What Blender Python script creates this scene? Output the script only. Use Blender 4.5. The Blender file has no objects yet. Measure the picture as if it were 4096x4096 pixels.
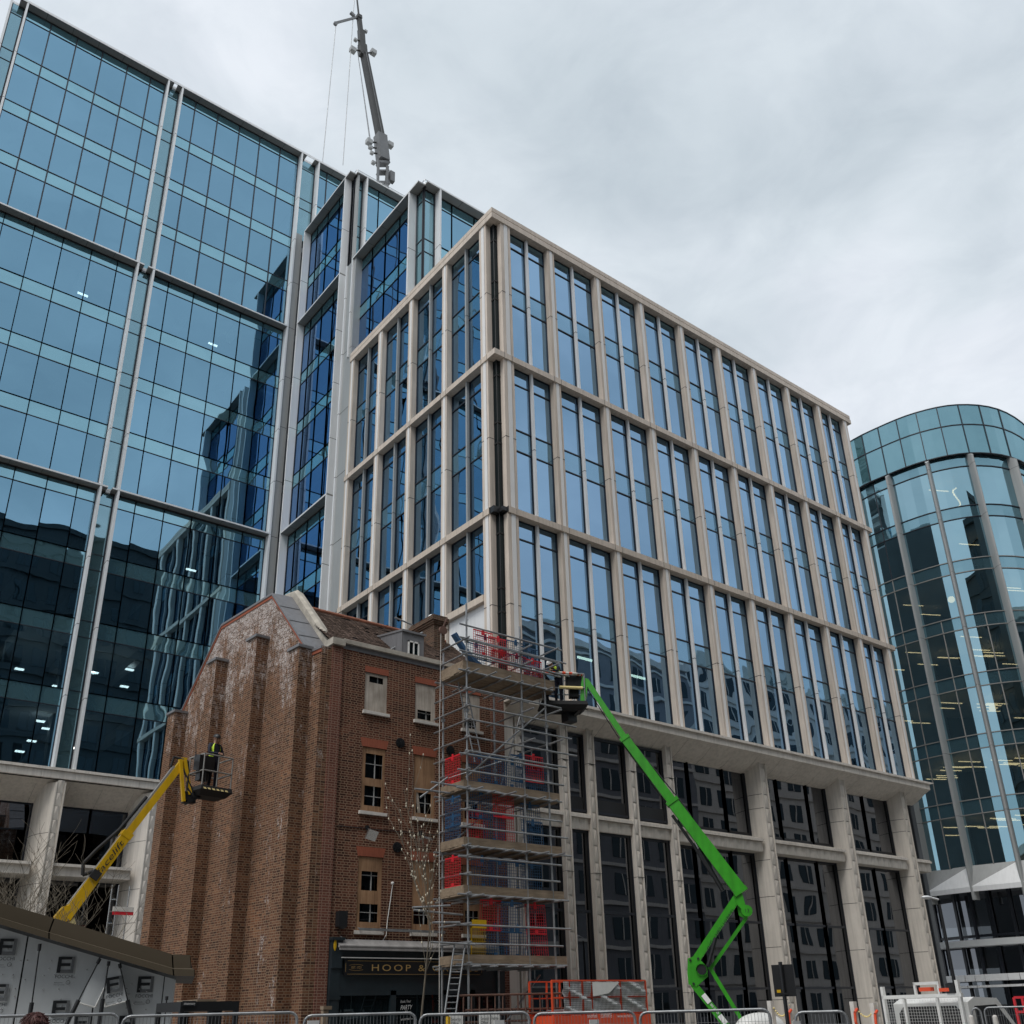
import bpy, bmesh, math, random
from mathutils import Vector, Matrix
random.seed(11)
S = bpy.context.scene
COL = S.collection
V3 = Vector
PI = math.pi

# ------------------------------------------------------------------ camera
YAW, PITCH, ROLL, FPX = 0.89567527, 0.40512561, -0.02643113, 3804.107
EYE = V3((0, 0, 1.6))
FW = V3((math.cos(YAW)*math.cos(PITCH), math.sin(YAW)*math.cos(PITCH), math.sin(PITCH)))
_r = V3((math.sin(YAW), -math.cos(YAW), 0)); _u = _r.cross(FW)
RT = _r*math.cos(ROLL) + _u*math.sin(ROLL)
UP = -_r*math.sin(ROLL) + _u*math.cos(ROLL)
cam = bpy.data.cameras.new('camera'); camo = bpy.data.objects.new('camera', cam); COL.objects.link(camo)
camo.matrix_world = Matrix(((RT.x, UP.x, -FW.x, EYE.x), (RT.y, UP.y, -FW.y, EYE.y), (RT.z, UP.z, -FW.z, EYE.z), (0, 0, 0, 1)))
cam.sensor_width = 36; cam.lens = 36*FPX/4096; cam.shift_y = (2428.585-2048)/4096; cam.clip_end = 3000; cam.clip_start = 0.1
S.camera = camo

def ray(px, py):
    return FW + RT*((px-2048)/FPX) - UP*((py-2428.585)/FPX)
def at(px, py, Y):                       # point of the photograph at the real depth y = Y
    d = ray(px, py); return EYE + d*(Y/d.y)
def atx(px, py, X):
    d = ray(px, py); return EYE + d*(X/d.x)
def atd(px, py, D):                      # ... at the horizontal distance D from the viewer
    d = ray(px, py); return EYE + d*(D/math.hypot(d.x, d.y))

# ------------------------------------------------------------------ mesh builder
class MB:
    def __init__(s): s.v = []; s.f = []; s.m = []; s.s = []
    def add(s, vs, fs, mi=0, sm=False):
        o = len(s.v); s.v += [tuple(v) for v in vs]
        for f in fs: s.f.append(tuple(i+o for i in f)); s.m.append(mi); s.s.append(sm)
        return s
    def quad(s, a, b, c, d, mi=0): return s.add([a, b, c, d], [(0, 1, 2, 3)], mi)
    def box(s, x0, x1, y0, y1, z0, z1, mi=0):
        return s.add([(x0,y0,z0),(x1,y0,z0),(x1,y1,z0),(x0,y1,z0),(x0,y0,z1),(x1,y0,z1),(x1,y1,z1),(x0,y1,z1)],
                     [(0,3,2,1),(4,5,6,7),(0,1,5,4),(1,2,6,5),(2,3,7,6),(3,0,4,7)], mi)
    def obox(s, c, a, b, d, mi=0):       # centre and three half vectors
        c, a, b, d = V3(c), V3(a), V3(b), V3(d)
        p = [c+a*i+b*j+d*k for k in (-1,1) for i, j in ((-1,-1),(1,-1),(1,1),(-1,1))]
        return s.add(p, [(0,3,2,1),(4,5,6,7),(0,1,5,4),(1,2,6,5),(2,3,7,6),(3,0,4,7)], mi)
    def bar(s, p, q, w, h, up=(0,0,1), mi=0, w2=None, h2=None):
        p, q = V3(p), V3(q); d = (q-p).normalized(); r = d.cross(V3(up))
        if r.length < 1e-4: r = d.cross(V3((0,1,0)))
        r.normalize(); u = r.cross(d); w2 = w if w2 is None else w2; h2 = h if h2 is None else h2
        vs = [p+r*(w/2*i)+u*(h/2*j) for i, j in ((-1,-1),(1,-1),(1,1),(-1,1))] + [q+r*(w2/2*i)+u*(h2/2*j) for i, j in ((-1,-1),(1,-1),(1,1),(-1,1))]
        return s.add(vs, [(0,1,2,3),(7,6,5,4),(0,4,5,1),(1,5,6,2),(2,6,7,3),(3,7,4,0)], mi)
    def tube(s, p, q, r, n=6, r2=None, mi=0, sm=True, caps=True):
        p, q = V3(p), V3(q); d = (q-p)
        if d.length < 1e-6: return s
        d.normalize(); a = d.orthogonal().normalized(); b = d.cross(a); r2 = r if r2 is None else r2
        vs = [p+(a*math.cos(2*PI*i/n)+b*math.sin(2*PI*i/n))*r for i in range(n)] + [q+(a*math.cos(2*PI*i/n)+b*math.sin(2*PI*i/n))*r2 for i in range(n)]
        s.add(vs, [(i, (i+1) % n, n+(i+1) % n, n+i) for i in range(n)], mi, sm)
        if caps: s.add([vs[i] for i in range(n)][::-1], [tuple(range(n))], mi); s.add([vs[n+i] for i in range(n)], [tuple(range(n))], mi)
        return s
    def path(s, pts, r, n=6, mi=0):
        for a, b in zip(pts, pts[1:]): s.tube(a, b, r, n, mi=mi, caps=False)
        return s
    def prism(s, pts, d, mi=0, cap2=True):   # planar polygon extruded by vector d
        n = len(pts); d = V3(d); a = [V3(p) for p in pts]; b = [p+d for p in a]
        s.add(a, [tuple(range(n))][::1], mi); s.add(b, [tuple(range(n))[::-1]], mi)
        return s.add(a+b, [(i, n+i, n+(i+1) % n, (i+1) % n) for i in range(n)], mi)
    def ell(s, c, rx, ry=None, rz=None, n=10, m=7, mi=0, z0=-1.0):
        ry = ry or rx; rz = rz or rx; vs = []; fs = []
        for j in range(m+1):
            t = math.asin(z0) + (PI/2-math.asin(z0))*j/m
            for i in range(n): vs.append((c[0]+rx*math.cos(t)*math.cos(2*PI*i/n), c[1]+ry*math.cos(t)*math.sin(2*PI*i/n), c[2]+rz*math.sin(t)))
        for j in range(m):
            for i in range(n): fs.append((j*n+i, j*n+(i+1) % n, (j+1)*n+(i+1) % n, (j+1)*n+i))
        return s.add(vs, fs, mi, True)
    def build(s, name, mats, parent=None, recalc=True, off=None):
        org = V3(off) if off is not None else (wloc(parent) if parent else V3((0,0,0)))
        me = bpy.data.meshes.new(name)
        me.from_pydata([tuple(V3(v)-org) for v in s.v], [], s.f)
        if not isinstance(mats, (list, tuple)): mats = [mats]
        for m in mats: me.materials.append(m)
        me.polygons.foreach_set('material_index', s.m); me.polygons.foreach_set('use_smooth', s.s)
        if recalc:
            bm = bmesh.new(); bm.from_mesh(me); bmesh.ops.recalc_face_normals(bm, faces=bm.faces); bm.to_mesh(me); bm.free()
        uv = me.uv_layers.new(name='UVMap').data
        for p in me.polygons:
            n = p.normal
            if abs(n.z) > .75: ua, va = V3((1,0,0)), V3((0,1,0))
            else:
                ua = V3((-n.y, n.x, 0)).normalized(); va = V3((0,0,1)) if abs(n.z) < .2 else n.cross(ua)
            for li in p.loop_indices:
                c = V3(me.vertices[me.loops[li].vertex_index].co)+org; uv[li].uv = (c.dot(ua), c.dot(va))
        me.update()
        o = bpy.data.objects.new(name, me); COL.objects.link(o)
        if parent: o.parent = parent; o.location = org-wloc(parent)
        else: o.location = org
        return o
def wloc(o):
    l = V3((0,0,0))
    while o: l = l+o.location; o = o.parent
    return l
def tag(o, label=None, cat=None, group=None, kind=None):
    if label: o['label'] = label
    if cat: o['category'] = cat
    if group: o['group'] = group
    if kind: o['kind'] = kind
    return o
def thing(name, loc, label, cat, group=None):
    o = bpy.data.objects.new(name, None); o.empty_display_size = .2; COL.objects.link(o); o.location = loc
    return tag(o, label, cat, group)
def copy_tree(o, parent=None, loc=None):
    c = o.copy(); COL.objects.link(c); c.parent = parent
    if loc is not None: c.location = loc
    for ch in list(o.children): copy_tree(ch, c)
    return c
def text_verts(txt, size, align='LEFT', shear=0, space=1.0):
    cu = bpy.data.curves.new('t', 'FONT'); cu.body = txt; cu.size = size; cu.align_x = align; cu.shear = shear; cu.space_character = space; cu.resolution_u = 3
    ob = bpy.data.objects.new('t', cu); COL.objects.link(ob); bpy.context.view_layer.update()
    dg = bpy.context.evaluated_depsgraph_get(); me = bpy.data.meshes.new_from_object(ob.evaluated_get(dg))
    vs = [v.co.copy() for v in me.vertices]; fs = [tuple(p.vertices) for p in me.polygons]
    bpy.data.objects.remove(ob); bpy.data.curves.remove(cu); bpy.data.meshes.remove(me)
    return vs, fs
def text(mb, txt, size, org, xd, yd, align='LEFT', shear=0, space=1.0, mi=0, fitw=None):
    vs, fs = text_verts(txt, size, align, shear, space)
    if fitw:
        w = max(v.x for v in vs)-min(v.x for v in vs); k = fitw/w
        vs = [V3((v.x*k, v.y, 0)) for v in vs]
    org, xd, yd = V3(org), V3(xd).normalized(), V3(yd).normalized()
    mb.add([org+xd*v.x+yd*v.y for v in vs], fs, mi)
    return mb

# ------------------------------------------------------------------ materials
def new_mat(name):
    m = bpy.data.materials.new(name); m.use_nodes = True; nt = m.node_tree
    for n in list(nt.nodes):
        if n.type not in ('BSDF_PRINCIPLED', 'OUTPUT_MATERIAL'): nt.nodes.remove(n)
    return m, nt, nt.nodes['Principled BSDF'], nt.nodes['Material Output']
def N(nt, t, **kw):
    n = nt.nodes.new(t)
    for k, v in kw.items():
        if k in n.inputs.keys(): n.inputs[k].default_value = v
        else: setattr(n, k, v)
    return n
def L(nt, a, b): nt.links.new(a, b)
def ramp(nt, fac, stops):
    r = nt.nodes.new('ShaderNodeValToRGB'); e = r.color_ramp.elements
    while len(e) < len(stops): e.new(.5)
    for x, (p, c) in zip(e, stops): x.position = p; x.color = (*c, 1) if len(c) == 3 else c
    if fac is not None: L(nt, fac, r.inputs[0])
    return r
def mixc(nt, fac, a, b, blend='MIX'):
    m = nt.nodes.new('ShaderNodeMix'); m.data_type = 'RGBA'; m.blend_type = blend
    for i, x in ((0, fac), (6, a), (7, b)):
        if isinstance(x, (int, float)): m.inputs[i].default_value = x
        elif isinstance(x, tuple): m.inputs[i].default_value = (*x, 1)
        else: L(nt, x, m.inputs[i])
    return m.outputs[2]
def plain(name, col, rough=.6, metal=0, var=.12, scale=3.0, stretch=(1,1,1), bump=0, spec=.5, streak=0, emit=None, rnd=0):
    m, nt, b, o = new_mat(name)
    b.inputs['Roughness'].default_value = rough; b.inputs['Metallic'].default_value = metal; b.inputs['Specular IOR Level'].default_value = spec
    tc = N(nt, 'ShaderNodeTexCoord'); mp = N(nt, 'ShaderNodeMapping'); mp.inputs['Scale'].default_value = stretch; L(nt, tc.outputs['Object'], mp.inputs[0])
    nz = N(nt, 'ShaderNodeTexNoise', Scale=scale, Detail=6.0, Roughness=.62); L(nt, mp.outputs[0], nz.inputs[0])
    r = ramp(nt, nz.outputs[0], [(.25, tuple(c*(1-var) for c in col)), (.75, tuple(min(1, c*(1+var)) for c in col))])
    c = r.outputs[0]
    if streak:
        mp2 = N(nt, 'ShaderNodeMapping'); mp2.inputs['Scale'].default_value = (5, 5, .35); L(nt, tc.outputs['Object'], mp2.inputs[0])
        n2 = N(nt, 'ShaderNodeTexNoise', Scale=1.6, Detail=5.0); L(nt, mp2.outputs[0], n2.inputs[0])
        r2 = ramp(nt, n2.outputs[0], [(.42, (1,1,1)), (.75, (1-streak,)*3)])
        c = mixc(nt, 1.0, c, r2.outputs[0], 'MULTIPLY')
    if rnd:                              # panels cut from different blocks differ a little
        oi = N(nt, 'ShaderNodeObjectInfo'); c = mixc(nt, 1.0, c, ramp(nt, oi.outputs['Random'], [(0, (1-rnd, 1-rnd*1.1, 1-rnd*1.3)), (1, (1.0, 1.0, 1.0))]).outputs[0], 'MULTIPLY')
    L(nt, c, b.inputs['Base Color'])
    if bump:
        bp = N(nt, 'ShaderNodeBump', Strength=bump, Distance=.02); L(nt, nz.outputs[0], bp.inputs['Height']); L(nt, bp.outputs[0], b.inputs['Normal'])
    if emit: b.inputs['Emission Color'].default_value = (*emit[0], 1); b.inputs['Emission Strength'].default_value = emit[1]
    return m
def glass(name, gl, tr, f0=.55, wob=.012, rough=.0, wscale=.35, dirt=.0):
    m, nt, b, o = new_mat(name); nt.nodes.remove(b)
    g = N(nt, 'ShaderNodeBsdfGlossy', Roughness=rough); oi = N(nt, 'ShaderNodeObjectInfo'); L(nt, ramp(nt, oi.outputs['Random'], [(0, tuple(x*.86 for x in gl)), (1, gl)]).outputs[0], g.inputs[0])
    t = N(nt, 'ShaderNodeBsdfTransparent'); t.inputs[0].default_value = (*tr, 1)
    lw = N(nt, 'ShaderNodeLayerWeight', Blend=.35)
    mr = N(nt, 'ShaderNodeMapRange'); mr.inputs[3].default_value = f0; mr.inputs[4].default_value = 1; L(nt, lw.outputs['Fresnel'], mr.inputs[0])
    tc = N(nt, 'ShaderNodeTexCoord'); nz = N(nt, 'ShaderNodeTexNoise', Scale=wscale, Detail=1.5); L(nt, tc.outputs['Object'], nz.inputs[0])
    bp = N(nt, 'ShaderNodeBump', Strength=1.0, Distance=wob*4); L(nt, nz.outputs[0], bp.inputs['Height']); L(nt, bp.outputs[0], g.inputs['Normal'])
    ms = N(nt, 'ShaderNodeMixShader'); L(nt, mr.outputs[0], ms.inputs[0]); L(nt, t.outputs[0], ms.inputs[1]); L(nt, g.outputs[0], ms.inputs[2]); L(nt, ms.outputs[0], o.inputs[0])
    return m
def opaque_glass(name, base, gl, f0=.35, wob=.01):
    m, nt, b, o = new_mat(name); nt.nodes.remove(b)
    g = N(nt, 'ShaderNodeBsdfGlossy', Roughness=.02); g.inputs[0].default_value = (*gl, 1)
    t = N(nt, 'ShaderNodeBsdfDiffuse'); t.inputs[0].default_value = (*base, 1)
    lw = N(nt, 'ShaderNodeLayerWeight', Blend=.35)
    mr = N(nt, 'ShaderNodeMapRange'); mr.inputs[3].default_value = f0; mr.inputs[4].default_value = 1; L(nt, lw.outputs['Fresnel'], mr.inputs[0])
    tc = N(nt, 'ShaderNodeTexCoord'); nz = N(nt, 'ShaderNodeTexNoise', Scale=.4, Detail=1.5); L(nt, tc.outputs['Object'], nz.inputs[0])
    bp = N(nt, 'ShaderNodeBump', Strength=1.0, Distance=wob*4); L(nt, nz.outputs[0], bp.inputs['Height']); L(nt, bp.outputs[0], g.inputs['Normal'])
    ms = N(nt, 'ShaderNodeMixShader'); L(nt, mr.outputs[0], ms.inputs[0]); L(nt, t.outputs[0], ms.inputs[1]); L(nt, g.outputs[0], ms.inputs[2]); L(nt, ms.outputs[0], o.inputs[0])
    return m
def brick(name, cols, mortar, w=.215, h=.073, white=None, dark=.35, bump=.5, seed=0):
    m, nt, b, o = new_mat(name); b.inputs['Roughness'].default_value = .9; b.inputs['Specular IOR Level'].default_value = .2
    uv = N(nt, 'ShaderNodeUVMap')
    bt = N(nt, 'ShaderNodeTexBrick', offset=.5, squash=.52, squash_frequency=2); L(nt, uv.outputs[0], bt.inputs[0])
    for k, v in {'Scale': 1.0, 'Mortar Size': .011, 'Mortar Smooth': .25, 'Bias': 0.0, 'Brick Width': w, 'Row Height': h}.items(): bt.inputs[k].default_value = v
    bt.inputs['Color1'].default_value = (0,0,0,1); bt.inputs['Color2'].default_value = (1,1,1,1); bt.inputs['Mortar'].default_value = (.5,.5,.5,1)
    r = ramp(nt, bt.outputs['Color'], [(0, cols[0]), (.3, cols[1]), (.6, cols[2]), (1, cols[3])])
    nz = N(nt, 'ShaderNodeTexNoise', Scale=.55, Detail=7.0, Roughness=.65); 
    mp = N(nt, 'ShaderNodeMapping'); mp.inputs['Location'].default_value = (seed, seed*2.3, 0); L(nt, uv.outputs[0], mp.inputs[0]); L(nt, mp.outputs[0], nz.inputs[0])
    r2 = ramp(nt, nz.outputs[0], [(.30, (1-dark*1.3,)*3), (.44, (1-dark*.4,)*3), (.56, (1,1,1)), (.72, (1.25, 1.15, 1.0))])
    c = mixc(nt, 1.0, r.outputs[0], r2.outputs[0], 'MULTIPLY')
    n3 = N(nt, 'ShaderNodeTexNoise', Scale=11.0, Detail=4.0); L(nt, uv.outputs[0], n3.inputs[0])
    c = mixc(nt, ramp(nt, n3.outputs[0], [(.35, (0,0,0)), (.8, (.45,)*3)]).outputs[0], c, tuple(x*.55 for x in cols[1]))
    mcol = mixc(nt, nz.outputs[0], tuple(x*.75 for x in mortar), mortar)
    c = mixc(nt, bt.outputs['Fac'], c, mcol)
    if white:
        z0, z1, lo = white
        sp = N(nt, 'ShaderNodeSeparateXYZ'); L(nt, uv.outputs[0], sp.inputs[0])
        zr = N(nt, 'ShaderNodeMapRange'); zr.inputs[1].default_value = z0; zr.inputs[2].default_value = z1; L(nt, sp.outputs[1], zr.inputs[0])
        m4 = N(nt, 'ShaderNodeMapping'); m4.inputs['Scale'].default_value = (1.5, .55, 1); L(nt, uv.outputs[0], m4.inputs[0])
        n4 = N(nt, 'ShaderNodeTexNoise', Scale=.9, Detail=5.0, Roughness=.6); L(nt, m4.outputs[0], n4.inputs[0])
        n5 = N(nt, 'ShaderNodeTexNoise', Scale=6.5, Detail=6.0, Roughness=.75); L(nt, m4.outputs[0], n5.inputs[0])
        ad = N(nt, 'ShaderNodeMath', operation='MULTIPLY'); L(nt, n4.outputs[0], ad.inputs[0]); L(nt, n5.outputs[0], ad.inputs[1])
        a2 = N(nt, 'ShaderNodeMath', operation='MULTIPLY_ADD'); L(nt, zr.outputs[0], a2.inputs[0]); a2.inputs[1].default_value = .16; L(nt, ad.outputs[0], a2.inputs[2])
        wf = ramp(nt, a2.outputs[0], [(lo, (0,0,0)), (lo+.09, (.85,)*3)])
        n6 = N(nt, 'ShaderNodeTexNoise', Scale=19.0, Detail=3.0); L(nt, uv.outputs[0], n6.inputs[0]); sk_ = mixc(nt, 1.0, ramp(nt, n6.outputs[0], [(.40, (.12,)*3), (.56, (1,)*3)]).outputs[0], ramp(nt, bt.outputs['Color'], [(.2, (.45,)*3), (.6, (1,)*3)]).outputs[0], 'MULTIPLY'); wf2 = mixc(nt, 1.0, wf.outputs[0], sk_, 'MULTIPLY')
        wt = mixc(nt, bt.outputs['Color'], (.50, .45, .43), (.66, .64, .63))
        c = mixc(nt, wf2, c, wt)
    L(nt, c, b.inputs['Base Color'])
    bp = N(nt, 'ShaderNodeBump', Strength=bump, Distance=.008); bp.invert = True; L(nt, bt.outputs['Fac'], bp.inputs['Height']); L(nt, bp.outputs[0], b.inputs['Normal'])
    return m
def wood(name, a, b_, sc=(14, 1.2, 14), rough=.8, knots=True):
    m, nt, b, o = new_mat(name); b.inputs['Roughness'].default_value = rough
    tc = N(nt, 'ShaderNodeTexCoord'); mp = N(nt, 'ShaderNodeMapping'); mp.inputs['Scale'].default_value = sc; L(nt, tc.outputs['Object'], mp.inputs[0])
    nz = N(nt, 'ShaderNodeTexNoise', Scale=1.0, Detail=7.0, Roughness=.7, Distortion=.8); L(nt, mp.outputs[0], nz.inputs[0])
    r = ramp(nt, nz.outputs[0], [(.3, a), (.7, b_)])
    n2 = N(nt, 'ShaderNodeTexNoise', Scale=1.7, Detail=4.0); L(nt, tc.outputs['Object'], n2.inputs[0])
    c = mixc(nt, 1.0, r.outputs[0], ramp(nt, n2.outputs[0], [(.3, (.62,.6,.58)), (.65, (1,1,1))]).outputs[0], 'MULTIPLY')
    L(nt, c, b.inputs['Base Color']); return m

M = {}
M['stone'] = plain('pale_limestone', (.70, .61, .53), .8, var=.10, scale=.7, streak=.22, bump=.15, rnd=.14)
M['stone_lt'] = plain('light_stone_inlay', (.80, .79, .78), .7, var=.04, scale=1.5)
M['cast'] = plain('cast_stone', (.72, .67, .61), .8, var=.10, scale=.8, streak=.2, bump=.1, rnd=.1)
M['joint'] = plain('dark_joint', (.03, .03, .03), .8, var=0)
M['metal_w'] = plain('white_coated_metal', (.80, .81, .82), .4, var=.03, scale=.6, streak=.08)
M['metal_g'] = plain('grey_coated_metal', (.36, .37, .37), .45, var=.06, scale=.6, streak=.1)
M['ledge_g'] = plain('grey_ledge_metal', (.24, .235, .225), .5, var=.06, scale=.7)
M['frame'] = plain('dark_window_frame', (.018, .022, .032), .4, var=0)
M['blackm'] = plain('black_metal', (.012, .013, .015), .45, var=.1)
M['gl_tower'] = glass('tower_glass', (.30, .55, .74), (.40, .60, .70), .68, .003)
M['gl_wing'] = glass('wing_glass', (.25, .42, .70), (.22, .34, .46), .76, .004)
M['sp_tower'] = opaque_glass('tower_spandrel_glass', (.09, .19, .22), (.40, .70, .84), .58)
M['gl_stone'] = glass('office_glass', (.33, .53, .75), (.26, .42, .42), .70, .006)
M['sp_stone'] = opaque_glass('office_spandrel_glass', (.07, .15, .20), (.32, .54, .75), .5)
M['gl_slot'] = opaque_glass('slot_glass', (.10, .18, .19), (.38, .62, .74), .5)
M['gl_pod'] = glass('podium_glass', (.42, .44, .48), (.12, .13, .14), .38, .0025, wscale=.3)
M['gl_curve'] = glass('curved_glass', (.40, .64, .74), (.40, .50, .50), .70, .004)
M['sp_curve'] = opaque_glass('curved_spandrel_glass', (.05, .10, .12), (.34, .58, .68), .5)
M['gl_band'] = opaque_glass('roof_band_glass', (.07, .17, .19), (.36, .60, .70), .45)
M['gl_rail'] = glass('balustrade_glass', (.9, .95, .95), (.86, .93, .94), .08, .0)
M['gl_small'] = glass('small_pane_glass', (.5, .55, .6), (.06, .07, .08), .10, .006)
M['corner_gl'] = opaque_glass('dark_corner_glass', (.006, .010, .012), (.30, .38, .42), .05)
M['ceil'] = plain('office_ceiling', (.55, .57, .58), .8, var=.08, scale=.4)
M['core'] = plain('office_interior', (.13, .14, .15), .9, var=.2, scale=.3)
M['lamp'] = plain('lit_strip', (.9, .9, .9), .5, var=0, emit=((1.0, .96, .88), 4.0))
M['lampw'] = plain('warm_lit_strip', (.9, .8, .6), .5, var=0, emit=((1.0, .70, .38), 2.4))
M['brick_g'] = brick('gable_brick', [(.055,.030,.022), (.105,.046,.029), (.150,.064,.038), (.22,.11,.062)], (.28,.19,.125), white=(9.2, 14.8, .322), dark=.4, seed=3)
M['brick_f'] = brick('front_brick', [(.055,.026,.020), (.092,.034,.023), (.135,.048,.030), (.17,.068,.044)], (.31,.20,.135), dark=.5, seed=9)
M['brick_r'] = brick('red_pilaster_brick', [(.12,.048,.036), (.145,.055,.04), (.17,.064,.046), (.19,.072,.05)], (.30,.19,.14), dark=.35, seed=5)
M['brick_c'] = brick('chimney_brick', [(.05,.035,.028), (.09,.05,.035), (.12,.065,.045), (.17,.09,.06)], (.2,.16,.12), dark=.4, seed=15)
M['brick_o'] = brick('street_brick', [(.10,.06,.045), (.15,.08,.055), (.2,.10,.07), (.25,.13,.09)], (.3,.27,.22), dark=.3, seed=25)
M['lintel'] = plain('red_rubbed_brick', (.30, .085, .045), .85, var=.2, scale=6, stretch=(6,6,.6))
M['sill'] = plain('painted_stone_sill', (.60, .57, .53), .7, var=.2, scale=5)
M['lead'] = plain('lead_sheet', (.18, .18, .19), .5, var=.12, scale=1.2, streak=.2)
M['coping'] = plain('weathered_coping', (.42, .385, .33), .9, var=.35, scale=3.5, bump=.4)
M['board_grey'] = wood('weathered_plywood', (.36,.31,.26), (.62,.56,.49), (10, 10, 1.0))
M['board_brown'] = wood('brown_plywood', (.24,.125,.06), (.46,.28,.16), (12, 12, .8))
M['plank'] = wood('scaffold_board', (.20,.145,.095), (.36,.28,.20), (1.6, 9, 14))
M['steel'] = plain('galvanised_tube', (.30, .31, .32), .42, metal=.55, var=.35, scale=4)
M['rust'] = plain('rusty_steel', (.14, .075, .055), .7, metal=.2, var=.3, scale=5)
M['tile_edge'] = plain('shaded_tile_edge', (.022, .017, .014), .95, var=.3, scale=8)  # near-black tile lips: the shade between courses is put into the colour
M['sash'] = plain('weathered_sash_paint', (.42, .42, .41), .6, var=.15, scale=5)
M['tile'] = brick('clay_tile', [(.15,.10,.08), (.19,.13,.10), (.24,.165,.13), (.29,.20,.16)], (.03,.02,.018), w=.17, h=.5, dark=.4, seed=33)
M['ridge'] = plain('ridge_tile', (.27, .105, .062), .85, var=.35, scale=5)
M['pub_dark'] = plain('dark_shopfront_paint', (.015, .024, .030), .45, var=.3, scale=2)
M['pub_black'] = plain('sign_board_black', (.008, .009, .011), .35, var=.1)
M['gold'] = plain('gold_letters', (.50, .33, .13), .45, metal=.3, var=.15)
M['white'] = plain('white_paint', (.72, .72, .70), .5, var=.1, scale=4)
M['whiteprint'] = plain('white_print', (.8, .8, .8), .6, var=0)
M['canvas'] = plain('grey_awning', (.26, .25, .245), .9, var=.3, scale=4)
M['bronze'] = plain('bronze_cladding', (.085, .068, .046), .6, var=.06, scale=1.0, spec=.25)
M['membrane'] = plain('white_wrap_membrane', (.60, .63, .65), .4, var=.12, scale=1.3, stretch=(1.2,1.2,.5), bump=.25)
M['print'] = plain('black_print', (.015, .018, .022), .5, var=0)
M['printg'] = plain('grey_print', (.16, .17, .18), .5, var=.3, scale=60)
M['green'] = plain('green_machine_paint', (.040, .33, .016), .34, var=.16, scale=3.5, streak=.22)
M['yellow'] = plain('yellow_machine_paint', (.66, .40, .010), .38, var=.14, scale=2.2, stretch=(1,1,1), streak=.2)
M['orange'] = plain('orange_red_paint', (.72, .085, .03), .4, var=.12, scale=3)
M['red'] = plain('red_plastic', (.62, .022, .035), .45, var=.15)
M['blue'] = plain('blue_plastic', (.028, .095, .20), .45, var=.3, scale=2)
M['navy'] = plain('dark_cloth', (.012, .015, .03), .9, var=.2)
M['hivis'] = plain('hi_vis_yellow', (.62, .85, .06), .7, var=.1, emit=None)
M['reflect'] = plain('reflective_tape', (.6, .62, .62), .3, var=0)
M['skin'] = plain('skin', (.42, .24, .17), .6, var=.1)
M['hair'] = plain('dark_red_hair', (.07, .018, .015), .6, var=.4, scale=30)
M['rubber'] = plain('black_rubber', (.015, .015, .016), .8, var=.2)
M['foam'] = plain('yellow_foam', (.80, .66, .30), .8, var=.1)
M['chrome'] = plain('bright_steel', (.6, .6, .6), .25, metal=.9, var=.1)
M['bark'] = plain('grey_bark', (.12, .10, .075), .9, var=.3, scale=20, bump=.4)
M['twig'] = plain('pale_twig', (.17, .145, .11), .9, var=.3, scale=20)
M['bud'] = plain('pale_bud', (.60, .54, .42), .8, var=.1)
M['asphalt'] = plain('asphalt', (.05, .05, .052), .9, var=.2, scale=8, bump=.3)
M['paving'] = brick('paving_slabs', [(.22,.21,.2), (.25,.24,.22), (.28,.27,.25), (.3,.29,.27)], (.12,.12,.12), w=.6, h=.45, dark=.15, seed=40)
M['tyre'] = M['rubber']
M['crane'] = plain('grey_crane_paint', (.16, .165, .17), .5, var=.2, scale=1.5)
M['crane_dk'] = plain('dark_crane_boom', (.045, .045, .043), .5, var=.3, scale=1.5)
M['plast'] = plain('clear_sheeting', (.74, .75, .77), .3, var=.2, scale=6, bump=.5)
# ------------------------------------------------------------------ glazed facades
class PL:                                # facade plane: axis 'y' faces -y (runs along x), axis 'x' faces -x (runs along y)
    def __init__(s, axis, c): s.a = axis; s.c = c
    def box(s, mb, a0, a1, d0, d1, z0, z1, mi=0):   # d = depth into the building behind the plane
        if s.a == 'y': mb.box(a0, a1, s.c+d0, s.c+d1, z0, z1, mi)
        else: mb.box(s.c+d0, s.c+d1, a0, a1, z0, z1, mi)
    def quad(s, mb, a0, a1, d, z0, z1, mi=0, j=.0):
        if j:                                # panes never sit perfectly true in their frames
            t, u = random.uniform(-j, j), random.uniform(-j, j); c = s.c+d; q = [c-t-u, c+t-u, c+t+u, c-t+u]
            if s.a == 'y': mb.quad((a0,q[0],z0), (a1,q[1],z0), (a1,q[2],z1), (a0,q[3],z1), mi)
            else: mb.quad((q[0],a1,z0), (q[1],a0,z0), (q[2],a0,z1), (q[3],a1,z1), mi)
            return
        c = s.c+d
        if s.a == 'y': mb.quad((a0,c,z0), (a1,c,z0), (a1,c,z1), (a0,c,z1), mi)
        else: mb.quad((c,a1,z0), (c,a0,z0), (c,a0,z1), (c,a1,z1), mi)
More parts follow.
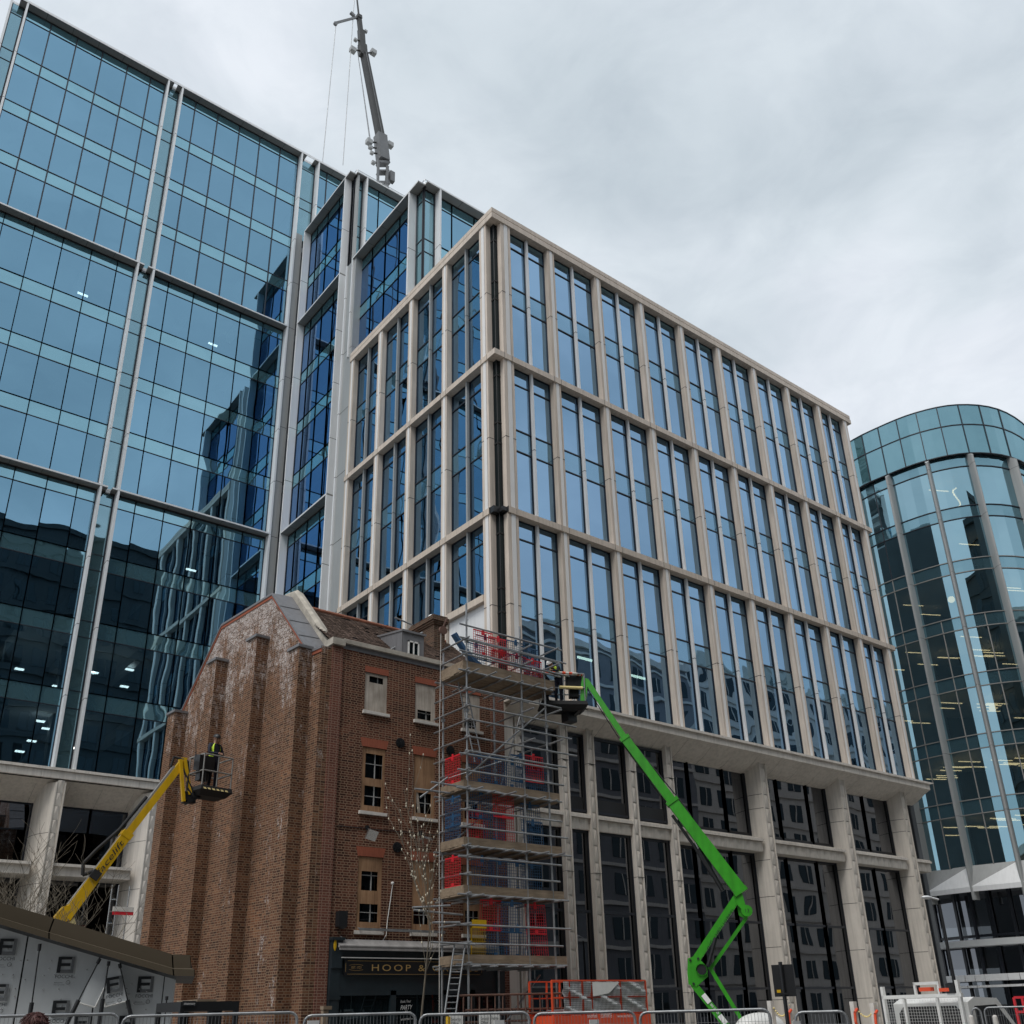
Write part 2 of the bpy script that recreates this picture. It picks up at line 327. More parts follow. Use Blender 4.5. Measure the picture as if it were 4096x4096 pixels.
def window(par, pl, a0, a1, bands, gl, sp, w=.05, dep=.05, name='window', kind=None):
    """bands: (z0, z1, 'v' vision / 's' spandrel) from the glass plane; frame mesh with pane and spandrel_panel below it"""
    f = MB(); v = MB(); s_ = MB(); zs = sorted({z for b in bands for z in b[:2]})
    for z in zs: pl.box(f, a0+w/2, a1-w/2, -dep*.8, .02, z-w/2, z+w/2)
    for a in (a0, a1): pl.box(f, a-w/2, a+w/2, -dep, .03, zs[0]-w/2, zs[-1]+w/2)
    for z0, z1, k in bands: pl.quad(v if k == 'v' else s_, a0, a1, 0, z0, z1, j=.0045)
    o = f.build(name, M['frame'], par)
    if v.f: v.build('pane', gl, o, recalc=False)
    if s_.f: s_.build('spandrel_panel', sp, o, recalc=False)
    if kind: o['kind'] = kind
    return o
def interior(par, x0, x1, y0, y1, zs, th=.35, depth=9, lights=0, mat='lamp', lz=.12):
    m = MB(); lm = MB()
    for z in zs: m.box(x0, x1, y0, y1, z-th, z)
    m.build('floor_slab', M['ceil'], par)
    for z in zs[1:]:
        for i in range(lights):
            x = random.uniform(x0+1, x1-1); y = random.uniform(y0+.8, min(y1-1, y0+5)); lm.box(x-.6, x+.6, y-.06, y+.06, z-th-.08, z-th-.02)
    if lm.f: lm.build('ceiling_light', M[mat], par)

# ================================================================== pale stone office building
SB = thing('stone_office_building', (20, 25.7, 0), 'pale stone office block with tall paired windows, right of the brick pub', 'office building')
R = PL('y', 25.7); Lf = PL('x', 20.0)
ARR = [20.54, 23.32, 26.34, 29.34, 32.32, 35.32, 38.32, 41.36, 44.38, 47.12]
ALF = [26.26, 29.34, 32.32, 35.30, 38.28]
PW = {ARR[0]: .54, ALF[0]: .50}
TZ = [12.30, 19.80, 27.24, 34.83]        # undersides of the ledges
def rib_pier(pl, a, z0, z1, flip=False):
    m = MB(); W = PW.get(a, .41); k_ = W/.56
    pl.box(m, a, a+W, .10, .44, z0, z1, 0)
    segs = [(0, .17, .06, 0), (.185, .40, .05, 1), (.43, .56, .06, 0)]
    for s0, s1, d, mi in segs:
        s0, s1 = s0*k_, s1*k_
        if flip: s0, s1 = W-s1, W-s0
        pl.box(m, a+s0, a+s1, d, .10, z0, z1, mi)
    for k in range(3):
        for j in (0.42, ):
            z = TZ[k]+(TZ[k+1]-TZ[k])*.5-.15
            pl.box(m, a-.004, a+W+.004, .052, .444, z-.012, z+.012, 2)
    return m.build('pier', [M['stone'], M['stone_lt'], M['joint']], SB)
for i, a in enumerate(ARR): rib_pier(R, a, 12.2, 34.83)
for i, a in enumerate(ALF): rib_pier(Lf, a, 12.2, 34.83, True)
def tri_bands(zb, zt):
    h = zt-zb
    b = [(zb, zb+.42*h, 'v'), (zb+.42*h, zb+.42*h+1.03, 's')]
    return [(zb, zt-4.15, 'v'), (zt-4.15, zt-3.12, 's'), (zt-3.12, zt-.82, 'v'), (zt-.82, zt, 'v')]
for (pl, A, d) in ((R, ARR, .38), (Lf, ALF, .38)):
    g = PL(pl.a, pl.c+d)
    for i in range(len(A)-1):
        a0, a1 = A[i]+PW.get(A[i], .41), A[i+1]; mid = (a0+a1)/2
        for k in range(3):
            zb, zt = TZ[k]+(.28 if k else .0), TZ[k+1]
            if pl is Lf and k == 0 and i == 0: zb = 16.5
            for lo, hi in ((a0, mid-.05), (mid+.05, a1)): window(SB, g, lo, hi, tri_bands(zb, zt), M['gl_stone'], M['sp_stone'])
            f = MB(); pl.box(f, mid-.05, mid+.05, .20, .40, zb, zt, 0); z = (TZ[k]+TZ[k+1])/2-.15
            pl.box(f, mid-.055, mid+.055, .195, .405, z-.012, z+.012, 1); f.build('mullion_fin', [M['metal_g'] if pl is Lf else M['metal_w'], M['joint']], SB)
for k, zb in enumerate(TZ[1:3]):         # projecting ledges
    for pl, A, e0, e1 in ((R, ARR, 20.0 if k else 20.54, 47.96), (Lf, ALF, 26.12 if k else 26.26, 38.7)):
        m = MB(); pl.box(m, e0, e1, 0, .42, zb, zb+.27, 0)
        for a in A:
            for s in (0, .41): pl.box(m, a+s-.008, a+s+.008, -.003, .1, zb+.004, zb+.272, 1)
        m.build('ledge', [M['stone'], M['joint']], SB)
    if k == 1:
        m = MB(); Lf.box(m, 25.7, 26.3, .0, .003, zb, zb+.27)
m = MB(); m.box(20.03, 20.5, 26.0, 26.25, 19.8, 20.07); m.box(20.3, 20.5, 25.75, 26.2, 19.84, 20.02); m.build('corner_bracket', M['blackm'], SB)
m = MB()                                  # cornice
m.box(20, 47.96, 25.7, 26.12, 34.83, 35.12); m.box(20, 20.42, 26.12, 38.7, 34.83, 35.12)
m.box(20.09, 47.87, 25.79, 26.12, 35.12, 35.19, 1); m.box(20.09, 20.42, 26.12, 38.7, 35.12, 35.19, 1)
m.box(20.02, 47.94, 25.72, 26.12, 35.19, 35.42); m.box(20.02, 20.42, 26.12, 38.7, 35.19, 35.42)
m.build('cornice', [M['stone'], M['joint']], SB)
m = MB()                                  # re-entrant dark glazed corner
CX, CY = 20.34, 26.04
m.quad((CX, CY, 12.3), (20.56, CY, 12.3), (20.56, CY, 34.83), (CX, CY, 34.83)); m.quad((CX, 26.28, 12.3), (CX, CY, 12.3), (CX, CY, 34.83), (CX, 26.28, 34.83))
o = m.build('corner_glazing', M['corner_gl'], SB, recalc=False)
m = MB(); m.tube((CX, CY, 12.3), (CX, CY, 34.83), .022, 6); m.box(20.5, 20.56, CY-.02, CY, 12.3, 34.8); m.box(CX-.02, CX, 26.22, 26.28, 12.3, 34.8)
for z in [TZ[k]+q for k in range(3) for q in (3.3, 4.3, 6.65)]: m.box(CX-.02, 20.56, CY-.03, CY+.0, z-.03, z+.03); m.box(CX-.03, CX, CY, 26.28, z-.03, z+.03)
m.build('corner_frame', M['blackm'], SB)
m = MB(); m.box(20.65, 47.5, 26.35, 38.7, 34.9, 35.2); m.build('roof', M['ceil'], SB)
m = MB(); m.box(47.5, 47.9, 26.36, 38.7, -1.5, 34.82); m.box(20.7, 47.5, 38.4, 38.68, 0, 34.8)
for x in (26, 33, 40): m.box(x, x+.5, 31, 31.5, 12.3, 34.8)
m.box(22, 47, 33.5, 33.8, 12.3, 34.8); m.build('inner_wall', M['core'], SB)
interior(SB, 20.6, 47.4, 26.3, 38.3, [12.4, 16.1, 19.9, 23.6, 27.35, 31.05, 34.75], lights=0)
# roof balustrade
m = MB(); n = MB(); m.tube((20.45, 26.3, 36.05), (45.9, 26.3, 36.05), .025); m.tube((20.45, 26.3, 36.05), (20.45, 37.5, 36.05), .025)
for i in range(14): x = 20.45+25.45*i/13; m.tube((x, 26.3, 35.4), (x, 26.3, 36.05), .02, 5)
n.quad((20.45, 26.3, 35.4), (45.9, 26.3, 35.4), (45.9, 26.3, 36.02), (20.45, 26.3, 36.02))
o = m.build('balustrade', M['chrome'], SB); n.build('glass_panel', M['gl_rail'], o, recalc=False)
# white plant panel low on the side face
m = MB(); m.box(20.0, 20.42, 26.76, 29.3, 16.2, 16.48); m.build('ledge', M['stone'], SB)
m = MB(); m.box(20.2, 20.3, 26.76, 29.3, 12.3, 16.2); m.build('white_panel', M['metal_w'], SB)
# canopy with a concave soffit
prof = [(25.2, 11.86), (25.35, 11.79), (25.6, 11.64), (25.85, 11.47), (26.1, 11.33), (26.35, 11.23), (26.6, 11.19)]
m = MB()
def canopy_slice(x0, x1, mi=0):
    for (ya, za), (yb, zb) in zip(prof, prof[1:]): m.quad((x0, ya, za), (x0, yb, zb), (x1, yb, zb), (x1, ya, za), mi)
xs = [20.1+1.54*i for i in range(19)]; xs[-1] = 47.75
for a, b in zip(xs, xs[1:]): canopy_slice(a+.008, b-.008); m.box(a+.006, b-.006, 25.2, 25.3, 11.86, 12.14)
m.box(20.1, 47.75, 25.31, 26.6, 11.9, 12.1); m.box(20.1, 47.75, 26.47, 26.6, 11.0, 11.25)
m.prism([(47.75, 25.2, 11.86), (47.75, 26.6, 11.19), (47.75, 26.6, 12.2), (47.75, 25.2, 12.2)], (.03, 0, 0))
m.box(20.1, 47.8, 25.12, 26.3, 12.14, 12.24); m.prism([(47.8, 25.12, 12.24), (48.15, 25.12, 12.24), (47.8, 25.12, 12.14)], (0, .9, 0))
m.build('canopy', M['cast'], SB)
m = MB()
for a in xs[1:-1]:
    for (ya, za), (yb, zb) in zip(prof, prof[1:]): m.quad((a-.012, ya, za+.015), (a-.012, yb, zb+.015), (a+.012, yb, zb+.015), (a+.012, ya, za+.015))
m.build('canopy_joint', M['joint'], SB, recalc=False)
# colonnade
def column(xr, w, z0=-1.5, z1=11.75, deep=.95, big=False):
    m = MB(); xl = xr-w
    if big:
        pl_ = [(xr, 25.7), (xl, 25.7), (xl-.04, 25.85), (xl-.11, 26.05), (xl-.16, 26.3), (xl-.18, 26.75), (xr, 26.75)]
    else: pl_ = [(xr, 25.78), (xl, 25.78), (xl, 26.03), (xr, 26.03)]
    m.prism([(x, y, z0) for x, y in pl_], (0, 0, z1-z0))
    yf = 25.7 if big else 25.78
    m.box(xl, xl+.05, yf-.05, yf, z0, z1); m.box(xr-.05, xr, yf-.05, yf, z0, z1)
    z = 0.0; i = 0
    while z < z1-.6:                        # faceted relief between the ribs
        c = (xl+xr)/2; a, b = xl+.06, xr-.06
        m.add([(a, yf-.004, z), (b, yf-.004, z), (c, yf-.085, z+.52), (a, yf-.004, z+.6), (b, yf-.004, z+.6), (c, yf-.02, z+.02)], [(0, 5, 2), (5, 1, 2), (0, 2, 3), (1, 4, 2)])
        z += .6; i += 1
    for z in ([1.9, 3.9, 5.9, 7.4, 9.6, 10.2] if big else [2.2, 6.2, 10.2]): 
        if big: m.prism([(x+(.003 if x == xr else -.003), y-.003*(y < 25.8), z) for x, y in pl_], (0, 0, .02), mi=1)
        else: m.box(xl-.003, xr+.003, yf-.053, 25.98, z, z+.014, 1)
    return m.build('column', [M['cast'], M['joint']], SB)
SMALL = [20.95, 23.09, 24.42, 26.60, 28.73]; BIG = [34.72, 40.70, 45.98]
for x in SMALL: column(x, .36)
for x in BIG: column(x, .46, big=True)
edges = [(20.95, 22.73), (23.09, 24.06), (24.42, 26.24), (26.60, 28.37), (28.73, 34.08), (34.72, 40.06), (40.70, 45.34), (45.98, 47.5)]
for a, b in edges:                        # transom beams and dark glazing
    sm_ = b < 28.5 and a > 20.9; gy_ = 26.01 if sm_ else 26.44
    m = MB(); m.box(a, b, 25.86, gy_+.1, 7.74, 8.16); m.box(a, b, 25.74, gy_+.1, 8.16, 8.26); m.box(a, b, 25.8, 25.9, 8.26, 8.32)
    n_ = max(2, int((b-a)/.5)); st = (b-a)/n_
    for i in range(n_): x = a+st*i; m.add([(x, 25.855, 7.76), (x+st, 25.855, 7.76), (x+st/2, 25.80, 8.14), (x, 25.855, 8.14), (x+st, 25.855, 8.14)], [(0, 1, 2), (0, 2, 3), (1, 4, 2)])
    m.build('transom_beam', M['cast'], SB)
    g = PL('y', gy_); parts_ = [a, b] if b-a < 2.6 else [a, (a+b)/2+.15*(b-a)/4, b]
    if b-a > 5: parts_ = [a, a+(b-a)*.30, a+(b-a)*.72, b]
    for p, q in zip(parts_, parts_[1:]):
        window(SB, g, p, q, [(8.45, 11.3, 'v')], M['gl_pod'], None, w=.09, dep=.08)
        window(SB, g, p, q, [(-.6, 2.35, 'v'), (2.35, 4.9, 'v'), (4.9, 7.7, 'v')], M['gl_pod'], None, w=.09, dep=.08)
m = MB()
for a, b in edges:
    gy_ = 26.01 if b < 28.5 else 26.44; zs_ = 8.95 if b < 28.5 else 8.6
    m.box(b-.16, b, gy_-.05, gy_-.015, -1, 7.72); m.box(b-.13, b, gy_-.05, gy_-.015, 8.34, 11.3); m.box(a, b-.16, gy_-.045, gy_-.02, 8.3, zs_)
m.build('dark_surround', M['blackm'], SB)
m = MB(); m.box(20.6, 47.5, 32, 32.2, -1, 12.0); m.box(20.6, 47.5, 26.7, 32, 11.5, 11.8); m.box(20.6, 47.5, 27.0, 32, 7.6, 8.1)
for x in (24, 31, 37.5, 43.4): m.box(x, x+.6, 28.6, 29.2, -1, 11.5)
m.build('inner_wall', M['core'], SB)
m = MB()
for x, z in ((30.6, 2.75), (24.6, 2.6), (36.5, 2.7)): m.box(x, x+.5, 27.4, 27.5, z, z+.05)
m.box(28.0, 29.3, 27.2, 27.25, 14.9, 15.0); m.box(25.2, 26.3, 27.2, 27.25, 15.1, 15.2); m.build('ceiling_light', M['lamp'], SB)
# side face of the podium behind the pub
m = MB(); m.box(20.0, 20.5, 25.72, 38.7, -1.5, 12.25); m.build('side_wall', M['cast'], SB)

# ================================================================== blue glass wings stepping up behind
def fin(par, pl, a0, a1, z0, z1, d0=0, d1=.5, joints=(), mat=('metal_w', 'joint')):
    m = MB(); pl.box(m, a0, a1, d0, d1, z0, z1, 0)
    for z in joints: pl.box(m, a0-.004, a1+.004, d0-.004, d1, z-.012, z+.012, 1)
    return m.build('fin', [M[mat[0]], M[mat[1]]], par)
def ledge(par, pl, a0, a1, z, d=.5, t=.10, step=1.5):
    m = MB(); pl.box(m, a0, a1, 0, d, z, z+t, 0); pl.box(m, a0, a1, d-.02, d+.02, z-.10, z-.002, 1)
    a = a0+step
    while a < a1-.3: pl.box(m, a-.008, a+.008, -.004, d-.03, z-.004, z+.03, 1); a += step
    pl.box(m, a0, a1, -.006, .03, z+.02, z+t+.01, 2)
    return m.build('ledge', [M['ledge_g'], M['joint'], M['metal_w']], par)
def floor_bands(zt, zb, n=4, top=.78, sp=.87):
    F = (zt-zb-.0)/n; out = []; z = zt
    b = [(zt-top, zt, 's')]; prev = zt-top
    for k in range(1, n):
        c = zt-F*k*.985; b.append((c, prev, 'v')); b.append((c-sp, c, 's')); prev = c-sp
    b.append((zb, prev, 'v'))
    return b
def split_floors(b):                     # [(spandrel, vision)] floor by floor
    b = sorted(b, key=lambda t: -t[0]); return [[b[i+1], b[i]] for i in range(0, len(b)-1, 2)]
def jts(zt, zb, n=4): F = (zt-zb)/n; return [zt-F*k*.985-.43 for k in range(1, n)]
def glass_bay(par, plane_c, axis, fins_, cols, zt, zb, n=4, merged=False, gm='gl_tower', sm='sp_tower', ext=(0, 0)):
    gp = PL(axis, plane_c+.5); pl = PL(axis, plane_c); bb = floor_bands(zt, zb, n)
    if merged:
        w = MB(); v = MB(); s_ = MB()
        for z in sorted({z for b in bb for z in b[:2]}): gp.box(w, cols[0], cols[-1], -.035, .02, z-.022, z+.022)
        for c in cols: gp.box(w, c-.035, c+.035, -.045, .03, zb, zt)
        for a, b in zip(cols, cols[1:]):
            for z0, z1, k in bb: gp.quad(v if k == 'v' else s_, a, b, 0, z0, z1, j=.0045)
        o = w.build('window', M['frame'], par); v.build('pane', M[gm], o, recalc=False); s_.build('spandrel_panel', M[sm], o, recalc=False); o['kind'] = 'stuff'
    else:
        for a, b in zip(cols, cols[1:]):
            for fl in split_floors(bb): window(par, gp, a, b, fl, M[gm], M[sm], w=.042, dep=.04)
    ledge(par, pl, fins_[0][0]-ext[0], fins_[1][1]+ext[1], zt)
    for f0, f1 in fins_: fin(par, pl, f0, f1, zb, zt, joints=jts(zt, zb, n))
def slot(par, axis, c, a0, a1, zt, zb, n=4, d=.55, mat='gl_slot'):
    g = PL(axis, c+d); w = MB(); v = MB()
    for z0, z1, k in floor_bands(zt, zb, n): g.box(w, a0, a1, -.03, .02, z0-.02, z0+.02); g.quad(v, a0, a1, 0, z0, z1)
    g.box(w, a0, a0+.05, -.06, .02, zb, zt); g.box(w, a1-.05, a1, -.06, .02, zb, zt)
    o = w.build('slot_window', M['frame'], par); v.build('pane', M[mat], o, recalc=False)

WA = thing('glass_wing', (20, 39.9, 0), 'taller dark blue glass wing beside the tower, its corner against the sky', 'office building')
for zt, zb, n in ((50.15, 42.55, 2), (42.45, 27.46, 4), (27.36, 12.5, 4)):
    glass_bay(WA, 20.0, 'x', [(40.55, 40.66), (46.10, 46.21)], [40.68, 42.2, 43.7, 45.2, 46.08], zt, zb, n, gm='gl_wing', ext=(.0, .0))
glass_bay(WA, 39.7, 'y', [(21.05, 21.15), (26.9, 27.0)], [21.17, 22.2, 23.7, 25.2, 26.88], 50.15, 42.6, 2)
slot(WA, 'x', 19.95, 40.2, 40.53, 50.15, 42.5, 2); slot(WA, 'y', 39.65, 20.5, 21.03, 50.15, 42.5, 2)
ledge(WA, PL('x', 20.0), 39.95, 40.55, 50.15); ledge(WA, PL('y', 39.7), 20.4, 21.05, 50.15)
m = MB(); m.box(20.5, 20.6, 39.8, 40.5, 12.5, 50.2); m.build('recess_panel', M['metal_g'], WA)
m = MB(); m.box(20.6, 30, 40.3, 46.4, 50.1, 50.4); m.build('roof', M['ceil'], WA)
interior(WA, 20.8, 30, 40.5, 46.2, [16.2, 19.9, 23.6, 27.4, 31.1, 34.8, 38.6, 42.5, 46.3, 50.0], lights=0)
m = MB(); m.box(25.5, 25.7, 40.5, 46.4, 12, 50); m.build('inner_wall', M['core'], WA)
m = MB(); n = MB(); m.tube((20.7, 40.4, 51.2), (28, 40.4, 51.2), .02); m.tube((20.7, 40.4, 51.2), (20.7, 41.5, 51.2), .02)
for x in (20.7, 22.5, 24.3, 26.1, 28): m.tube((x, 40.4, 50.3), (x, 40.4, 51.2), .018, 5)
n.quad((20.7, 40.4, 50.4), (28, 40.4, 50.4), (28, 40.4, 51.15), (20.7, 40.4, 51.15)); o = m.build('balustrade', M['chrome'], WA); n.build('glass_panel', M['gl_rail'], o, recalc=False)

WB = thing('glass_wing', (20, 31.9, 0), 'lower dark blue glass wing stepping up directly behind the stone cornice', 'office building')
glass_bay(WB, 20.0, 'x', [(32.85, 32.96), (38.98, 39.09)], [32.98, 34.6, 36.1, 37.55, 38.98], 42.4, 35.4, 2, gm='gl_wing')
fin(WB, PL('x', 20.0), 39.68, 39.8, 12.3, 42.4, 0, .5, [16, 20, 24, 28, 32, 36, 40]); 
m = MB(); m.box(20.08, 20.5, 38.72, 39.68, 12.3, 42.42); 
for z in (16, 20, 24, 28, 32, 36): m.box(20.076, 20.5, 38.72, 39.684, z-.012, z+.012, 1)
m.build('recess_panel', [M['metal_g'], M['joint']], WB)
glass_bay(WB, 31.7, 'y', [(21.2, 21.3), (27.2, 27.3)], [21.32, 22.3, 23.8, 25.3, 27.18], 42.4, 35.4, 2)
slot(WB, 'x', 19.95, 32.2, 32.83, 42.4, 35.4, 2); slot(WB, 'y', 31.65, 20.5, 21.18, 42.4, 35.4, 2)
ledge(WB, PL('x', 20.0), 32.0, 32.85, 42.4); ledge(WB, PL('y', 31.7), 20.42, 21.2, 42.4)
m = MB(); m.box(20.6, 30, 32.3, 39.6, 42.3, 42.6); m.build('roof', M['ceil'], WB)
interior(WB, 20.8, 30, 32.5, 39.6, [38.7, 42.3], lights=0)
m = MB(); m.box(27.4, 27.6, 32.3, 39.6, 35.4, 42.3); m.build('inner_wall', M['core'], WB)
m = MB(); n = MB(); m.tube((20.75, 32.5, 43.5), (30, 32.5, 43.5), .02); m.tube((20.75, 32.5, 43.5), (20.75, 34, 43.5), .02)
for x in (20.75, 23, 25.3, 27.6, 30): m.tube((x, 32.5, 42.6), (x, 32.5, 43.5), .018, 5)
n.quad((20.75, 32.5, 42.6), (30, 32.5, 42.6), (30, 32.5, 43.45), (20.75, 32.5, 43.45)); o = m.build('balustrade', M['chrome'], WB); n.build('glass_panel', M['gl_rail'], o, recalc=False)

# ================================================================== main glass tower
TW = thing('glass_office_tower', (2, 46.5, 0), 'tallest blue glass office tower with white vertical fins, filling the left of the view', 'office building')
C1 = [1.97, 3.18, 4.68, 6.18, 7.70, 9.14, 10.06]; C2 = [11.27, 12.1, 13.62, 15.14, 16.6, 18.1, 19.45]
F1 = [(1.69, 1.80), (10.10, 10.21)]; F2 = [(11.00, 11.11), (19.48, 19.59)]
TT = [(57.4, 42.35), (42.25, 27.45), (27.35, 12.55)]
for ti, (zt, zb) in enumerate(TT):
    glass_bay(TW, 46.5, 'y', F1, [1.82]+C1[1:-1]+[10.08], zt, zb, merged=ti == 0, ext=(.35, .28))
    glass_bay(TW, 46.5, 'y', F2, [11.13]+C2[1:-1]+[19.46], zt, zb, merged=ti == 0, ext=(.28, .0 if ti else .3))
    slot(TW, 'y', 46.5, 10.23, 10.98, zt, zb); slot(TW, 'y', 46.5, 1.0, 1.67, zt, zb)
    m = MB(); m.box(10.5, 10.72, 46.86, 47.0, zt-.08, zt+.14); m.build('fixing_bracket', M['metal_w'], TW)
    fin(TW, PL('y', 46.5), .88, .99, zb, zt, joints=jts(zt, zb))
slot(TW, 'y', 46.5, 19.61, 20.78, 57.4, 50.2, 2)
glass_bay(TW, 46.5, 'y', [(20.80, 20.90), (27.1, 27.2)], [20.92, 21.7, 23.2, 24.7, 27.08], 57.4, 50.2, 2, merged=True, ext=(.3, 0))
m = MB(); m.box(19.6, 20.05, 46.56, 46.7, 12.5, 50.2)
for z in (16, 19.8, 23.5, 27.3, 31, 34.8, 38.5, 42.3, 46): m.box(19.6, 20.05, 46.556, 46.7, z-.012, z+.012, 1)
m.build('recess_panel', [M['metal_g'], M['joint']], TW)
m = MB(); m.box(1.0, 27.2, 47.05, 47.2, 57.42, 57.62); m.box(.88, 27.2, 46.5, 46.53, 57.4, 57.6); m.build('parapet', M['metal_w'], TW)
m = MB(); m.box(1.1, 27.2, 47.3, 60, 57.4, 57.6); m.build('roof', M['ceil'], TW)
interior(TW, 1.2, 27, 47.25, 60, [z for z in [12.5+3.735*k for k in range(1, 13)]], th=.45, lights=0)
m = MB()
for k in range(1, 13):
    z = 12.5+3.735*k
    for i in range(9): m.box(1.6+3.0*i, 1.95+3.0*i, 47.4, 53.4, z-.95, z-.46)
m.build('ceiling_beam', M['metal_w'], TW)
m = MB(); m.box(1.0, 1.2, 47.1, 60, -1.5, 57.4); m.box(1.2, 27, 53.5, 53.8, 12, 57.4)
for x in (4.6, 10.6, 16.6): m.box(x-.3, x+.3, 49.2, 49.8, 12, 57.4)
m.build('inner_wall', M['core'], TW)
m = MB()
for p in ((330, 1180), (575, 1115), (850, 1380), (762, 2281)):
    q = at(p[0], p[1], 48.5); zc = q.z; m.box(q.x-.28, q.x+.28, 48.4, 48.5, zc-.04, zc+.04)
for i in range(16): q = at(random.uniform(20, 520), random.uniform(2620, 3010), 49.5); m.box(q.x-.15, q.x+.25, 49.4, 49.6, q.z-.03, q.z+.03)
m.build('ceiling_light', M['lamp'], TW)
# stone podium of the tower
m = MB()
for i in range(13):
    a = -2+1.46*i; b = a+1.45
    m.quad((a, 46.5, 12.05), (a, 47.0, 12.0), (b, 47.0, 12.0), (b, 46.5, 12.05)); m.quad((a, 47.0, 12.0), (a, 48.5, 11.1), (b, 48.5, 11.1), (b, 47.0, 12.0)); m.box(a, b, 46.5, 46.6, 12.05, 12.38)
m.box(-2, 20, 46.42, 47.1, 12.40, 12.52); m.box(-2, 20, 46.7, 48.5, 12.15, 12.35); m.build('canopy', M['cast'], TW)
m = MB(); m.box(-2, 20, 46.62, 46.68, 12.0, 12.4); m.build('canopy_joint', M['joint'], TW)
for xl in (1.9, 6.05, 10.38, 14.7, 18.9):
    m = MB(); P_ = [(xl+.42, 46.55), (xl, 46.55), (xl-.12, 46.8), (xl-.3, 47.2), (xl-.42, 47.8), (xl-.45, 48.6), (xl+.42, 48.6)]
    m.prism([(x, y, -1.5) for x, y in P_], (0, 0, 13.4)); m.box(xl, xl+.05, 46.5, 46.55, -1, 11.9); m.box(xl+.37, xl+.42, 46.5, 46.55, -1, 11.9)
    z = 0
    while z < 11.4: m.add([(xl+.06, 46.546, z), (xl+.36, 46.546, z), (xl+.21, 46.49, z+.58), (xl+.06, 46.546, z+.58), (xl+.36, 46.546, z+.58)], [(0, 1, 2), (0, 2, 3), (1, 4, 2)]); z += .6
    for z in (3.2, 5.9, 7.4, 9.6): m.prism([(x-.003 if x < xl+.4 else x+.003, y, z) for x, y in P_], (0, 0, .02), mi=1)
    m.build('column', [M['cast'], M['joint']], TW)
for a, b in ((-2, 1.45), (2.32, 5.6), (6.47, 9.93), (10.8, 14.25), (15.12, 18.45)):
    m = MB(); m.box(a, b, 46.75, 48.5, 7.8, 8.2); m.box(a, b, 46.6, 48.5, 8.2, 8.32); m.build('transom_beam', M['cast'], TW)
    g = PL('y', 48.4)
    for p, q in ((a, (a+b)/2), ((a+b)/2, b)):
        window(TW, g, p, q, [(8.5, 11.15, 'v')], M['gl_pod'], None, w=.1); window(TW, g, p, q, [(-1, 4.2, 'v'), (4.2, 7.8, 'v')], M['gl_pod'], None, w=.1)
m = MB(); m.box(-2, 20, 52, 52.2, -1, 12); m.box(-2, 20, 48.6, 52, 11.6, 11.9); m.box(-2, 20, 49, 52, 7.6, 8.2); m.build('inner_wall', M['core'], TW)

# ================================================================== curved teal glass building on the right
CB = thing('curved_glass_building', (60, 28, 0), 'curved teal glass office building with rounded grey columns, at the right edge', 'office building')
KN = [(33.5, 74.5), (31.0, 67.5), (28.63, 64.3), (26.6, 63.05), (24.3, 62.4), (22.0, 62.85), (20.0, 64.9), (18.75, 68.7), (18.2, 74.0), (18.0, 82)]
def cr(p0, p1, p2, p3, t): return .5*((2*p1)+(p2-p0)*t+(2*p0-5*p1+4*p2-p3)*t*t+(3*p1-p0-3*p2+p3)*t**3)
KP = [V3((D*math.cos(math.radians(a)), D*math.sin(math.radians(a)), 0)) for a, D in KN]
NS = 4; CV = []
for i in range(len(KP)-1):
    p0 = KP[max(0, i-1)]; p3 = KP[min(len(KP)-1, i+2)]
    for j in range(NS): CV.append(cr(p0, KP[i], KP[i+1], p3, j/NS))
CV.append(KP[-1])
def nrm(i):
    a = CV[max(0, i-1)]; b = CV[min(len(CV)-1, i+1)]; t = (b-a).normalized(); n_ = V3((t.y, -t.x, 0))
    return n_ if n_.dot(CV[i]) < 0 else -n_
NM = [nrm(i) for i in range(len(CV))]
Z = lambda p, z: V3((p.x, p.y, z))
LV = [35.3-3.77*k for k in range(8)]      # 35.3 ... 8.9
